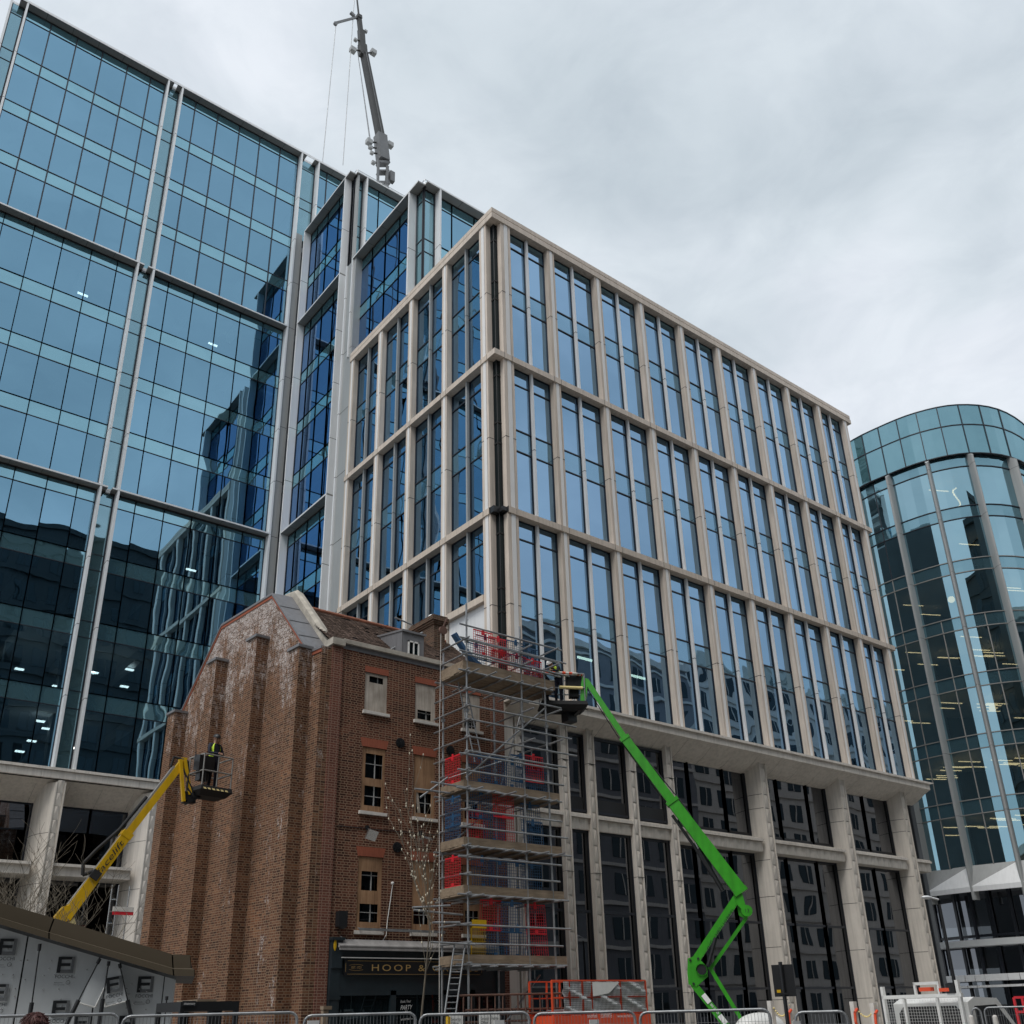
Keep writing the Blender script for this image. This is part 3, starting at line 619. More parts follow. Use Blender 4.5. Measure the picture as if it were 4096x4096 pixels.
for b in range(len(KN)-1):
    i0, i1 = b*NS, (b+1)*NS
    for k in range(7):
        f = MB(); v = MB(); s_ = MB(); zt, zb = LV[k], LV[k+1]; sp = .85
        for i in range(i0, i1):
            A, B = CV[i], CV[i+1]
            v.quad(Z(A, zb), Z(B, zb), Z(B, zt-sp), Z(A, zt-sp)); s_.quad(Z(A, zt-sp), Z(B, zt-sp), Z(B, zt), Z(A, zt))
            for z in (zt, zt-sp): f.bar(Z(A, z)+NM[i]*.03, Z(B, z)+NM[i+1]*.03, .06, .055)
        if k >= 3 or b in (1, 2): f.bar(Z(CV[i0+2], zb)+NM[i0+2]*.0, Z(CV[i0+2], zt)+NM[i0+2]*.0, .06, .06, up=NM[i0+2])
        o = f.build('window', M['frame'] if k < 2 else M['ledge_g'], CB); v.build('pane', M['gl_curve'], o, recalc=False); s_.build('spandrel_panel', M['sp_curve'], o, recalc=False)
    f = MB(); v = MB()                     # two glass bands above, flush and frameless
    for i in range(i0, i1):
        A, B = CV[i]+NM[i]*.25, CV[i+1]+NM[i+1]*.25
        v.quad(Z(A, 37.55), Z(B, 37.55), Z(B, 39.15), Z(A, 39.15)); v.quad(Z(A, 35.3), Z(B, 35.3), Z(B, 37.55), Z(A, 37.55))
        for z in (37.55, 39.15, 35.3): f.bar(Z(A, z)+NM[i]*.01, Z(B, z)+NM[i+1]*.01, .07, .06)
    for q in (0, 2) if b < 6 else (0,): A = CV[i0+q]+NM[i0+q]*.27; f.bar(Z(A, 35.3), Z(A, 39.15), .06, .06, up=NM[i0+q])
    o = f.build('roof_band', M['frame'], CB); v.build('pane', M['gl_band'], o, recalc=False)
for b in range(1, len(KN)-1):
    i = b*NS; p = CV[i]+NM[i]*.0; m = MB(); t = V3((-NM[i].y, NM[i].x, 0)); zt = 35.45
    ring = [(t*math.cos(a)*.15+NM[i]*math.sin(a)*.62) for a in [PI*j/8 for j in range(9)]]
    def sec(z, dz=.3): return [V3((p.x+q.x, p.y+q.y, z-q.dot(NM[i])*dz)) for q in ring]
    zs = [zt]+[LV[k]-.9 for k in range(0, 7)]+[7.0]
    for za, zb in zip(zs, zs[1:]):
        A, B = sec(za, .8 if za == zt else 0), sec(zb+.02, 0)
        m.add(A+B, [(j, j+1, 10+j, 9+j) for j in range(8)], 0, True)
        C_ = sec(zb+.02, 0); D_ = sec(zb, 0)
        m.add([c-NM[i]*.02 for c in C_]+[c-NM[i]*.02 for c in D_], [(j, j+1, 10+j, 9+j) for j in range(8)], 1)
    m.add(sec(zt, .8), [tuple(range(9))]); m.build('rounded_column', [M['metal_g'], M['joint']], CB)
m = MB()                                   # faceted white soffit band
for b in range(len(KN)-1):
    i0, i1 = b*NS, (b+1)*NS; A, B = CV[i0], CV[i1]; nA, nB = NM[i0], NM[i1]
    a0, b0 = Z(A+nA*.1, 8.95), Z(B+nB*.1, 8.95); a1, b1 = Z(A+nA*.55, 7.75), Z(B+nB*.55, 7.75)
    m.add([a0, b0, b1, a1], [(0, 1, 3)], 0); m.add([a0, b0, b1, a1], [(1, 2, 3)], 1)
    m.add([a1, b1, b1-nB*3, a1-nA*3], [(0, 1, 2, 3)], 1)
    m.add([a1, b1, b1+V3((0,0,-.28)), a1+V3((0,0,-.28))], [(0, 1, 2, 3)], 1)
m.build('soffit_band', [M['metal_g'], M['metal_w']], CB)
m = MB(); v = MB(); s_ = MB()
for i in range(len(CV)-1):
    A, B = CV[i]-NM[i]*1.8, CV[i+1]-NM[i+1]*1.8; v.quad(Z(A, -1.5), Z(B, -1.5), Z(B, 7.8), Z(A, 7.8))
    A, B = CV[i]-NM[i]*1.6, CV[i+1]-NM[i+1]*1.6
    if i % 2 == 0: m.bar(Z(A, -1.5), Z(A, 7.8), .16, .16, up=NM[i])
    for z in (5.2,): m.bar(Z(A, z), Z(B, z), .1, .14)
    A, B = CV[i]-NM[i]*.9, CV[i+1]-NM[i+1]*.9; s_.bar(Z(A, 2.9), Z(B, 2.9), 1.2, .35); s_.bar(Z(A, 2.45), Z(B, 2.45), 1.0, .12)
o = m.build('lower_window', M['frame'], CB); v.build('pane', M['gl_pod'], o, recalc=False); s_.build('street_canopy', M['metal_w'], CB)
m = MB(); lm = MB(); hull = [p-n_*.5 for p, n_ in zip(CV, NM)]
for z in LV[:-1]+[8.9, 5.1]:
    m.prism([Z(p, z-.5) for p in hull]+[V3((105, 30, z-.5)), V3((90, 60, z-.5))], (0, 0, .35))
m.build('floor_slab', M['ceil'], CB)
for k in range(1, 8):
    for i in range(2, len(CV)-4):
        for q in range(2):
            if random.random() < (.26 if k > 3 else .03):
                c = CV[i]-NM[i]*random.uniform(1.3, 5.5)+V3((random.uniform(-.6, .6), random.uniform(-.6, .6), 0)); z = LV[k-1]-1.0
                d = V3((.88, -.47, 0))*.75; lm.bar(Z(c-d, z), Z(c+d, z), .05, .05)
lm.build('ceiling_light', M['lampw'], CB)
m = MB(); inn = [p-n_*9 for p, n_ in zip(CV[3:-6], NM[3:-6])]
for a, b in zip(inn, inn[1:]): m.quad(Z(a, -1.5), Z(b, -1.5), Z(b, 35), Z(a, 35))
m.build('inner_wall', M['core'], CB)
m = MB(); m.prism([Z(p, 38.9) for p in CV]+[V3((105, 30, 38.9)), V3((90, 60, 38.9))], (0, 0, .1)); m.build('roof', M['metal_g'], CB)
def globe(px, py, D): 
    c = atd(px, py, D); b = MB(); b.ell(c, .22, n=12, m=10); b.build('globe_lamp', M['lampw'], CB)
globe(3805, 2398, 64.5); globe(3970, 2833, 65)
c = atd(3825, 1985, 65); m = MB(); pts = [c+V3((math.sin(t*1.3)*.35, 0, t*.28-.8)) for t in [i*.5 for i in range(12)]]; m.path(pts, .05); m.build('neon_lamp', M['lampw'], CB)
# ================================================================== old brick pub
PB = thing('brick_pub', (12.83, 25, 0), 'old brick pub with a buttressed gable, clay tile roof and boarded windows', 'pub')
YF = 25.0
def wallgrid(mb, x0, x1, z0, z1, y0, y1, holes, mi=0):
    xs = sorted({x0, x1} | {h[0] for h in holes} | {h[1] for h in holes}); zs = sorted({z0, z1} | {h[2] for h in holes} | {h[3] for h in holes})
    for a, b in zip(xs, xs[1:]):
        for c, d in zip(zs, zs[1:]):
            if not any(h[0] <= (a+b)/2 <= h[1] and h[2] <= (c+d)/2 <= h[3] for h in holes): mb.quad((a, y0, c), (b, y0, c), (b, y0, d), (a, y0, d), mi)
    for h in holes:
        mb.quad((h[0], y0, h[2]), (h[0], y1, h[2]), (h[0], y1, h[3]), (h[0], y0, h[3]), mi); mb.quad((h[1], y1, h[2]), (h[1], y0, h[2]), (h[1], y0, h[3]), (h[1], y1, h[3]), mi)
        mb.quad((h[0], y0, h[3]), (h[0], y1, h[3]), (h[1], y1, h[3]), (h[1], y0, h[3]), mi)
WX = [(14.04, 14.86), (15.90, 16.70), (17.76, 18.52)]
ROWS = [(10.38, 11.66), (7.28, 9.26), (3.90, 5.98)]
holes = [(a, b, c, d) for a, b in WX for c, d in ROWS]
m = MB(); wallgrid(m, 13.2, 19.52, 3.6, 12.42, YF, YF+.22, holes)
m.quad((19.52, YF, -1.5), (19.52, 35, -1.5), (19.52, 35, 12.4), (19.52, YF, 12.4)); m.quad((13.2, YF+.05, -1.5), (19.52, YF+.05, -1.5), (19.52, YF+.05, 3.6), (13.2, YF+.05, 3.6))
m.build('front_wall', M['brick_f'], PB, recalc=False)
m = MB(); m.box(12.835, 13.2, YF-.05, YF+.3, -1.5, 12.28); m.build('pilaster', M['brick_r'], PB)
m = MB(); m.box(18.95, 19.5, YF-.04, YF+.1, -1.5, 12.3); m.build('pilaster', M['brick_r'], PB)
m = MB(); m.box(12.5, 12.83, YF, YF+.3, -1.5, 12.2); m.build('corner_pier', M['brick_g'], PB)
m = MB()
m.box(13.19, 19.6, YF-.10, YF+.35, 12.42, 12.56); m.box(12.78, 13.22, YF-.14, YF+.35, 12.30, 12.52); m.build('parapet_coping', M['coping'], PB)
m = MB(); m.box(13.2, 19.5, YF-.012, YF+.1, 12.26, 12.42); m.build('dark_soldier_course', M['lead'], PB)
# gable wall and buttresses
AZ = math.radians(94.5); GV = V3((math.cos(AZ), math.sin(AZ), 0)); GO = V3((-GV.y, GV.x, 0)); G0 = V3((12.5, 25, 0))
def gp(s, z, o=0): return G0+GV*s+GO*o+V3((0, 0, z))
OUT = [(0, -1.5), (0, 12.1), (.72, 12.13), (3.44, 15.06), (7.12, 15.06), (9.97, 12.25), (9.97, -1.5)]
m = MB(); m.prism([gp(s, z) for s, z in OUT], -GO*.42); m.build('gable_wall', M['brick_g'], PB)
for s0, s1, p, zt in ((.56, 1.17, .47, 12.22), (3.43, 4.06, .45, 13.44), (6.33, 6.97, .45, 13.44), (9.27, 9.92, .48, 12.22)):
    m = MB(); m.prism([gp(s0, -1.5), gp(s1, -1.5), gp(s1, -1.5, p), gp(s0, -1.5, p)], (0, 0, zt+1.5)); o = m.build('buttress', M['brick_g'], PB)
    m = MB(); m.prism([gp(s0-.05, zt), gp(s1+.05, zt), gp(s1+.05, zt, p+.06), gp(s0-.05, zt, p+.06)], (0, 0, .09)); m.build('capping', M['lead'], o)
E_ = [(0, 12.1), (.72, 12.13), (3.44, 15.06), (7.12, 15.06), (9.97, 12.25), (10.05, 12.2)]
m = MB(); br = MB()
for (s0, z0), (s1, z1) in zip(E_, E_[1:]):
    a, b = gp(s0, z0), gp(s1, z1)
    m.add([a+GO*.05+V3((0,0,.10)), b+GO*.05+V3((0,0,.10)), b-GO*.75+V3((0,0,.16)), a-GO*.75+V3((0,0,.16)), a+GO*.05+V3((0,0,.02)), b+GO*.05+V3((0,0,.02)), b-GO*.75, a-GO*.75], [(0,1,2,3), (4,5,1,0), (7,6,5,4), (3,2,6,7), (0,3,7,4), (1,5,6,2)])
    br.add([a+GO*.025+V3((0,0,.03)), b+GO*.025+V3((0,0,.03)), b+GO*.025+V3((0,0,-.09)), a+GO*.025+V3((0,0,-.09)), a, b, b+V3((0,0,-.09)), a+V3((0,0,-.09))], [(0,1,2,3), (3,2,6,7), (0,3,7,4), (1,5,6,2)])
    n_ = int((b-a).length/1.0)
    for k in range(1, n_+1): c = a+(b-a)*k/(n_+1); m.bar(c+GO*.055+V3((0,0,.115)), c-GO*.7+V3((0,0,.17)), .02, .02)
m.build('lead_flashing', M['lead'], PB); br.build('verge_course', M['lintel'], PB)
m = MB()                                   # tall stone coping behind the flashing, following the front slope
C_ = [(.1, 12.42), (.75, 12.5), (3.3, 15.28), (4.0, 15.38), (7.0, 15.36)]
for (s0, z0), (s1, z1) in zip(C_[1:], C_[2:]):
    a, b = gp(s0, z0, -.75), gp(s1, z1, -.75); u = V3((0,0,.20)); w = -GO*.34
    m.add([a-u*1.3, b-u*1.3, b+u*.5, a+u*.5, a+w*.35+u, b+w*.35+u, a+w+u*.6, b+w+u*.6, a+w-u*1.3, b+w-u*1.3], [(0,1,2,3), (3,2,5,4), (4,5,7,6), (6,7,9,8), (0,3,4,6,8), (1,2,5,7,9)])
m.build('stone_coping', M['coping'], PB)
# mansard roof, clay tiles in real courses
m = MB(); n_ = 25
RY0, RZ0, RY1, RZ1 = 25.35, 12.50, 28.42, 14.92
for k in range(n_):
    y0 = RY0+(RY1-RY0)*k/n_; y1 = RY0+(RY1-RY0)*(k+1.1)/n_; z0 = RZ0+(RZ1-RZ0)*k/n_; z1 = RZ0+(RZ1-RZ0)*(k+1)/n_
    x = 13.1; xe = 19.5
    while x < xe:
        w = .17; dz = random.uniform(-.004, .006)
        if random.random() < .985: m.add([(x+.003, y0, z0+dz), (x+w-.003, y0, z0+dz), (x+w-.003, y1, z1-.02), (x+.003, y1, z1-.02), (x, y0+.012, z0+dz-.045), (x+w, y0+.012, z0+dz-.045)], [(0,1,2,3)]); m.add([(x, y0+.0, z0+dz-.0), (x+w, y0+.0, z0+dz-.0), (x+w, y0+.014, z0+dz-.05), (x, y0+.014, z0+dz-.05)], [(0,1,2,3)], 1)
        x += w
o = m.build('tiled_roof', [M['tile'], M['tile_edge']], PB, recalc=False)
m = MB(); m.quad((13.1, RY0-.02, RZ0-.06), (19.5, RY0-.02, RZ0-.06), (19.5, RY1, RZ1-.08), (13.1, RY1, RZ1-.08)); m.quad((12.9, RY1, RZ1), (19.5, RY1, RZ1), (19.5, 32.1, 14.9), (12.9, 32.1, 14.9)); m.quad((12.9, 32.1, 14.9), (19.5, 32.1, 14.9), (19.5, 35, 12.4), (12.9, 35, 12.4)); m.build('roof_underlay', M['blackm'], PB, recalc=False)
x = 13.0
m = MB()
while x < 19.3: m.tube((x, RY1, RZ1+.0), (x+.31, RY1, RZ1+.0+random.uniform(-.008, .008)), .085, 8); x += .32
m.build('ridge_tiles', M['ridge'], PB)
# dormer
def P25(px, py, d=0): return at(px, py, YF+d)
m = MB(); dx0, dx1, dz0, dz1, dy = 15.72, 16.56, 12.55, 13.58, 25.55
a = at(1530, 2560, 26.1)
m.box(dx0, dx1, dy, 27.2, dz0, dz1); m.prism([(dx0-.01, dy, dz0), (dx0-.01, dy, dz1), (dx0-.01, 27.9, dz1+.45), (dx0-.01, 26.2, dz0+.1)], (-.02, 0, 0))
m.prism([(dx0-.06, dy-.06, dz1), (dx1+.06, dy-.06, dz1), (dx1+.06, 27.9, dz1+.42), (dx0-.06, 27.9, dz1+.42)], (0, 0, .07))
for i in range(5): m.box(dx0-.035, dx0-.01, dy+.25*i+.1, dy+.25*i+.12, dz0, dz1)
o = m.build('dormer', M['lead'], PB)
f = MB(); v = MB(); wx0, wx1, wz0, wz1 = dx0+.2, dx1-.2, dz0+.12, dz1-.28
for q in ((wx0, wx0+.05, wz0, wz1), (wx1-.05, wx1, wz0, wz1), ((wx0+wx1)/2-.02, (wx0+wx1)/2+.02, wz0, wz1), (wx0, wx1, wz1-.05, wz1), (wx0, wx1, wz0, wz0+.05)): f.box(q[0], q[1], dy-.04, dy+.0, q[2], q[3])
v.quad((wx0, dy-.012, wz0), (wx1, dy-.012, wz0), (wx1, dy-.012, wz1), (wx0, dy-.012, wz1))
f = f.build('dormer_window', M['white'], o); v.build('pane', M['corner_gl'], f, recalc=False)
# chimney
m = MB(); cx0, cx1, cy0, cy1 = 18.12, 18.62, 27.3, 28.75
m.box(cx0, cx1, cy0, cy1, 12.9, 15.0)
for i, e in enumerate((.04, .08, .12, .12, .07)): m.box(cx0-e, cx1+e, cy0-e, cy1+e, 15.0+.075*i, 15.075+.075*i)
o = m.build('chimney', M['brick_c'], PB); m = MB(); m.ell((18.30, 27.75, 15.45), .13, n=12); m.tube((18.30, 27.75, 15.37), (18.30, 27.75, 15.45), .13, 10); m.build('domed_cowl', M['white'], o)
# windows: sash behind plywood
def sash(x0, x1, z0, z1, split=.62):
    f = MB(); v = MB(); y = YF+.13
    for q in ((x0, x0+.045, z0, z1), (x1-.045, x1, z0, z1), (x0, x1, z0, z0+.05), (x0, x1, z1-.05, z1), (x0, x1, (z0+z1)/2-.018, (z0+z1)/2+.018), (x0+(x1-x0)*split-.012, x0+(x1-x0)*split+.012, z0, z1), (x0, x1, z0+(z1-z0)*.25-.01, z0+(z1-z0)*.25+.01), (x0, x1, z0+(z1-z0)*.75-.01, z0+(z1-z0)*.75+.01)): f.box(q[0], q[1], y-.03, y+.01, q[2], q[3])
    v.quad((x0, y, z0), (x1, y, z0), (x1, y, z1), (x0, y, z1))
    o = f.build('sash_window', M['sash'], PB); v.build('pane', M['gl_small'], o, recalc=False); return o
boards = {(0,0): ('g', [(.20,.82,.76,.92)]), (1,0): ('g', [(.14,.80,.06,.30)]), (2,0): ('g', [(.14,.80,.06,.30)]),
          (0,1): ('b', [(.16,.90,.52,.90), (.16,.88,.10,.40)]), (1,1): ('b', [(.14,.84,.08,.40)]), (2,1): ('b', [(.14,.84,.08,.40)]),
          (0,2): ('n', [(.17,.84,.54,.80), (.14,.88,.12,.36)]), (1,2): ('n', [(.10,.75,.12,.34)]), (2,2): ('n', [(.14,.80,.12,.34)])}
for (i, j), (kind, hs) in boards.items():
    x0, x1 = WX[i]; z0, z1 = ROWS[j]; W, H = x1-x0, z1-z0
    o = sash(x0, x1, z0, z1)
    m = MB(); wallgrid(m, x0+.005, x1-.005, z0+.01, z1-.005, YF+.03, YF+.055, [(x0+W*h[0], x0+W*h[1], z0+H*h[2], z0+H*h[3]) for h in hs])
    m.build('plywood_board', M['board_grey'] if kind == 'g' else M['board_brown'], o, recalc=False)
    m = MB(); m.prism([(x0-.06, YF-.09, z0-.09), (x1+.06, YF-.09, z0-.09), (x1+.06, YF-.09, z0+.0), (x0-.06, YF-.09, z0+.01)], (0, .2, 0)); m.build('sill', M['sill'], o)
    fl = .0 if j == 0 else .07
    m = MB(); hh = .20 if j == 0 else .27; m.prism([(x0-.02, YF-.006, z1), (x1+.02, YF-.006, z1), (x1+.02+fl, YF-.006, z1+hh), (x0-.02-fl, YF-.006, z1+hh)], (0, .2, 0)); m.build('lintel', M['lintel'], o)
    if (i, j) == (1, 1):
        m = MB(); m.bar((x0+.25, YF+.06, z0+.1), (x0+.14, YF+.06, z0+.85), .1, .02, up=(0,1,0)); m.build('loose_board', M['board_grey'], o)
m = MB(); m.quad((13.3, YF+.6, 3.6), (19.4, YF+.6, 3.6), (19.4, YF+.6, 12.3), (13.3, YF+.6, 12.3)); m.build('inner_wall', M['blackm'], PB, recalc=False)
# round pattress vents
for px, py in ((1600, 2972), (1588, 3390), (1800, 3002)):
    c = at(px, py, YF); m = MB(); m.tube((c.x, YF-.04, c.z), (c.x, YF+.02, c.z), .155, 20)
    m.tube((c.x, YF-.07, c.z), (c.x, YF-.04, c.z), .045, 10)
    for i in range(8):
        a = PI/4*i; d = V3((math.cos(a), 0, math.sin(a))); m.obox((c.x+d.x*.095, YF-.05, c.z+d.z*.095), d*.045, (0, .012, 0), d.cross(V3((0, 1, 0)))*.018)
    m.build('wall_anchor_plate', M['blackm'], PB)
# cable and floodlights
m = MB(); pts = [at(x, y, YF-.02) for x, y in ((1349, 3303), (1450, 3312), (1540, 3322), (1640, 3330), (1774, 3342))]; m.path(pts, .012, 5); m.build('cable', M['rubber'], PB)
for px, py, tilt in ((1487, 3340, 1), (1702, 3360, 0)):
    c = at(px, py, YF-.3); o = MB(); o.bar((c.x-.02, YF, c.z+.25), (c.x, YF-.2, c.z+.12), .04, .04); o.box(c.x-.05, c.x+.05, YF-.05, YF, c.z+.2, c.z+.32); o = o.build('floodlight', M['blackm'], PB)
    m = MB(); ax = V3((.16, 0, -.03)); up = V3((.03, -.06, .13)) if tilt else V3((0, -.13, .04)); m.obox((c.x, c.y, c.z), ax, up, ax.cross(up).normalized()*.04); m.build('lamp_head', M['chrome'], o)
c = at(1367, 3678, YF-.15); m = MB(); m.box(c.x-.13, c.x+.13, YF-.25, YF-.02, c.z-.19, c.z+.22); m.prism([(c.x-.13, YF-.25, c.z-.19), (c.x+.13, YF-.25, c.z-.19), (c.x+.06, YF-.2, c.z-.25), (c.x-.06, YF-.2, c.z-.25)], (0, .1, 0)); m.build('speaker_box', M['blackm'], PB)
m = MB(); pts = [at(*p, YF-.04) for p in ((1570, 3540), (1562, 3600), (1550, 3680), (1545, 3740), (1530, 3765), (1500, 3779), (1440, 3782), (1400, 3768), (1362, 3745))]; m.path(pts, .012, 5); m.ell(tuple(at(1570, 3533, YF-.04)), .05); m.build('loose_cable', M['white'], PB)
m = MB(); a, b = at(1437, 3716, YF-.18), at(1780, 3729, YF-.18); m.bar(a, b, .03, .07)
for t in (.02, .27, .6): c = a+(b-a)*t; m.bar((c.x, c.y, c.z), (c.x, YF, c.z+.05), .03, .03)
m.build('wall_rail', M['steel'], PB)
# shopfront
YS = YF-.16
a = at(1318, 3740, YS); b = at(1360, 3900, YS)
m = MB(); x0 = 13.22
m.box(x0, x0+.32, YS-.05, YF, 2.9, 3.62); m.box(x0-.03, x0+.36, YS-.09, YF, 3.62, 3.70); m.box(x0, x0+.30, YS, YF, -1.2, 2.9); m.box(x0+.05, x0+.24, YS-.02, YS, -.9, 2.1); m.box(x0-.02, x0+.32, YS-.04, YF, 2.1, 2.18)
m.box(18.9, 19.2, YS-.03, YF, -1.2, 3.6); m.box(x0+.3, 18.9, YS+.02, YF, 2.32, 3.5); m.box(x0+.3, 18.9, YS+.05, YF, -1.2, -.1)
for x in (15.15, 16.9, 17.9): m.box(x, x+.18, YS, YF, -1.2, 2.32)
m.box(x0+.3, 18.9, YS-.0, YF, 2.2, 2.32); m.box(x0+.3, 15.2, YS+.0, YF, 1.05, 1.1); m.box(x0+.3, 15.2, YS+.0, YF, 1.18, 1.22); m.build('shopfront', M['pub_dark'], PB)
m = MB(); c = at(1341, 3781, YS-.06); m.ell((c.x, YS-.055, c.z), .05, .01, .15, 8, 6); m.build('yellow_plaque', M['yellow'], PB)
v = MB(); v.quad((x0+.3, YS+.1, -.1), (18.9, YS+.1, -.1), (18.9, YS+.1, 2.2), (x0+.3, YS+.1, 2.2)); v.build('shop_window', M['corner_gl'], PB, recalc=False)
m = MB(); sx0, sx1, sz0, sz1 = at(1372, 3900, YS).x, at(1925, 3900, YS).x, at(1376, 3902, YS).z, at(1376, 3838, YS).z
m.box(sx0, sx1, YS-.07, YS+.02, sz0, sz1); sg = m.build('sign_board', M['pub_black'], PB)
m = MB(); y = YS-.075; t = .008; e = .03
for q in ((sx0+e+.06, sx1-e-.06, sz1-e-t, sz1-e), (sx0+e+.06, sx1-e-.06, sz0+e, sz0+e+t), (sx0+e, sx0+e+t, sz0+e+.06, sz1-e-.06), (sx1-e-t, sx1-e, sz0+e+.06, sz1-e-.06)): m.box(q[0], q[1], y, y+.006, q[2], q[3])
hc = at(1484, 3872, YS-.08); he = at(1910, 3878, YS-.08)
text(m, 'HOOP & GRAPES', .245, (hc.x, y-.004, (sz0+sz1)/2-.085), (1, 0, 0), (0, 0, 1), space=1.35, fitw=he.x-hc.x)
ec = at(1397, 3872, YS-.08); zc = (sz0+sz1)/2
text(m, 'EST. 1721', .09, (ec.x+.07, y-.004, zc-.03), (1, 0, 0), (0, 0, 1), fitw=.30)
for s in (-1, 1):
    for k in range(6): xx = ec.x+.44/6*k; m.bar((xx, y-.003, zc+s*(.055+.025*math.sin(PI*k/6))), (xx+.07, y-.003, zc+s*(.055+.025*math.sin(PI*(k+1)/6))), .006, .008, up=(0, 1, 0))
m.build('gold_lettering', M['gold'], sg)
m = MB(); aw0 = at(1362, 3775, YS-.2); aw1 = at(1780, 3790, YS-.2)
m.tube((aw0.x, YS-.12, 3.47), (18.9, YS-.12, 3.47), .045, 10); m.quad((aw0.x, YS+.05, 3.66), (18.9, YS+.05, 3.66), (18.9, YS-.16, 3.44), (aw0.x, YS-.16, 3.44)); m.box(aw0.x, 18.9, YS-.18, YS-.15, 3.36, 3.42); m.build('awning', M['canvas'], PB)
m = MB(); m.bar((13.5, YS-.09, 3.17), (18.8, YS-.09, 3.17), .03, .025); m.build('sign_lamp_rail', M['white'], PB)
m = MB(); yb = YS+.09
for s, sz, px, py, w in (('Book Your', .11, 1600, 4012, .36), ('PARTY', .17, 1600, 4040, .40), ('Here', .11, 1618, 4054, .2), ('call 0207 000 1 4', .07, 1600, 4082, .40)):
    c = at(px, py, yb); text(m, s, sz, (c.x, yb-.01, c.z), (1, .0, .04), (0, 0, 1), shear=.3, fitw=w)
m.build('chalk_lettering', M['whiteprint'], PB)

# ================================================================== scaffold
SC = thing('tube_scaffold', (18, 23.6, 0), 'galvanised tube scaffold with timber decks in front of the pub', 'scaffold')
def tubeb(p, q, r=.03, mat='steel', name='tube', par=None, n=7): 
    m = MB(); m.tube(p, q, r, n); return m.build(name, M[mat], par or SC)
STD = [(16.52, 23.0, 13.9), (18.72, 23.0, 13.6), (19.72, 23.0, 12.3), (16.52, 24.3, 12.6), (18.72, 24.5, 12.4), (19.9, 24.5, 12.0), (17.6, 24.5, 12.2)]
for x, y, z in STD:
    m = MB(); m.tube((x, y, -1.2), (x, y, z), .032, 8)
    for q in (2.9, 4.8, 6.15, 7.9, 9.0, 10.3, 11.6, 12.6):
        if q < z: m.box(x-.05, x+.05, y-.05, y+.05, q-.05, q+.04)
    m.build('standard', M['steel'], SC)
DK = [2.98, 4.86, 6.22, 7.90, 11.62]
for k, z in enumerate(DK):
    for h in (0, .55, 1.05):
        e = random.uniform(.25, .9); f = random.uniform(.3, .9)
        tubeb((16.52-random.uniform(.2, .5), 22.93, z-.06+h), (19.72+e*.9, 22.93, z-.06+h), name='ledger')
        tubeb((16.45, 22.75, z-.02+h), (16.45, 24.35, z-.02+h), name='transom')
    tubeb((16.3, 24.45, z-.05), (20.2, 24.45, z-.05), name='ledger')
    for i in range(6):
        x = 16.6+.62*i; tubeb((x, 22.6-random.uniform(0, .3), z-.11), (x+random.uniform(-.1, .1), 24.8, z-.11), name='transom')
    m = MB()
    for i in range(5): m.box(16.42-random.uniform(0, .06), 20.1+random.uniform(0, .15), 23.02+.235*i, 23.24+.235*i, z-.07, z-.03)
    m.build('deck_board', M['plank'], SC)
    m = MB(); a = 16.3; h = .32 if k == 4 else .23
    m.prism([(16.36, 22.975, z-.02), (20.15, 22.975, z-.02), (20.15, 22.975, z-.02+h), (16.36, 22.975, z-.02+h)], (0, .04, 0)); m.build('toe_board', M['plank'], SC)
    m = MB(); m.box(16.38, 16.42, 23.05, 24.22, z-.02, z-.02+h); m.build('toe_board', M['plank'], SC)
for z in (9.0, 9.45, 10.0, 10.45, 11.0): tubeb((16.4, 22.93, z), (20.3+random.uniform(0, 1.0), 22.93, z), name='ledger'); tubeb((16.45, 22.7, z-.05), (16.45, 24.7, z-.05), name='transom')
for z in (12.65, 13.1, 12.2): tubeb((16.2, 22.93, z), (20.4+random.uniform(0, .9), 22.93, z), name='ledger')
for z in (9.6, 10.6, 12.75, 12.2):
    tubeb((18.72, 22.4, z), (18.72, 24.9, z-.02), name='transom'); tubeb((19.8, 22.3, z+.1), (19.8, 24.7, z+.1), name='transom')
for p, q in (((16.5, 23.05, 8.2), (19.7, 23.05, 10.9)), ((16.5, 24.2, 6.2), (18.7, 24.2, 8.0)), ((18.7, 23.1, 9.2), (16.6, 24.4, 8.4)), ((18.8, 24.5, 8.1), (19.9, 24.5, 11.2)), ((17.0, 23.6, .2), (19.6, 23.6, 2.7))): tubeb(p, q, name='brace')
for px, py, qx, qy, Y in ((1725, 3128, 2000, 3170, 23.0), (1660, 3155, 1800, 3172, 23.2), (1680, 3190, 1790, 3110, 23.5), (1650, 3630, 1800, 3622, 23), (1655, 3640, 1850, 3660, 23.3), (1730, 3690, 1840, 3690, 22.9), (1720, 3768, 1900, 3778, 22.9), (1550, 2605, 1690, 2530, 26.0), (1580, 2470, 1650, 2500, 26.5)):
    tubeb(at(px, py, Y), at(qx, qy, Y), name='stub_tube')
for z in (1.75, 1.45, .8, .55): tubeb((16.3, 22.85, z), (20.3, 22.85, z), mat='steel' if z < 1 else 'rust', name='ledger')
for z in (1.68, .9): tubeb((18.9, 22.5, z), (21.0, 22.5, z+.02), name='stub_tube')
m = MB()
for y_ in (22.8,):
    m.tube((16.0, y_, 2.12), (20.6, y_, 2.16), .03, 6); m.tube((16.0, y_, 1.62), (20.6, y_, 1.66), .03, 6)
    for i in range(17): x = 16.2+.27*i; m.tube((x, y_, 1.62), (x, y_, 2.14), .022, 5)
tag(m.build('ladder_beam', M['rust']), 'rusty ladder beam fixed along the foot of the scaffold', 'ladder beam')
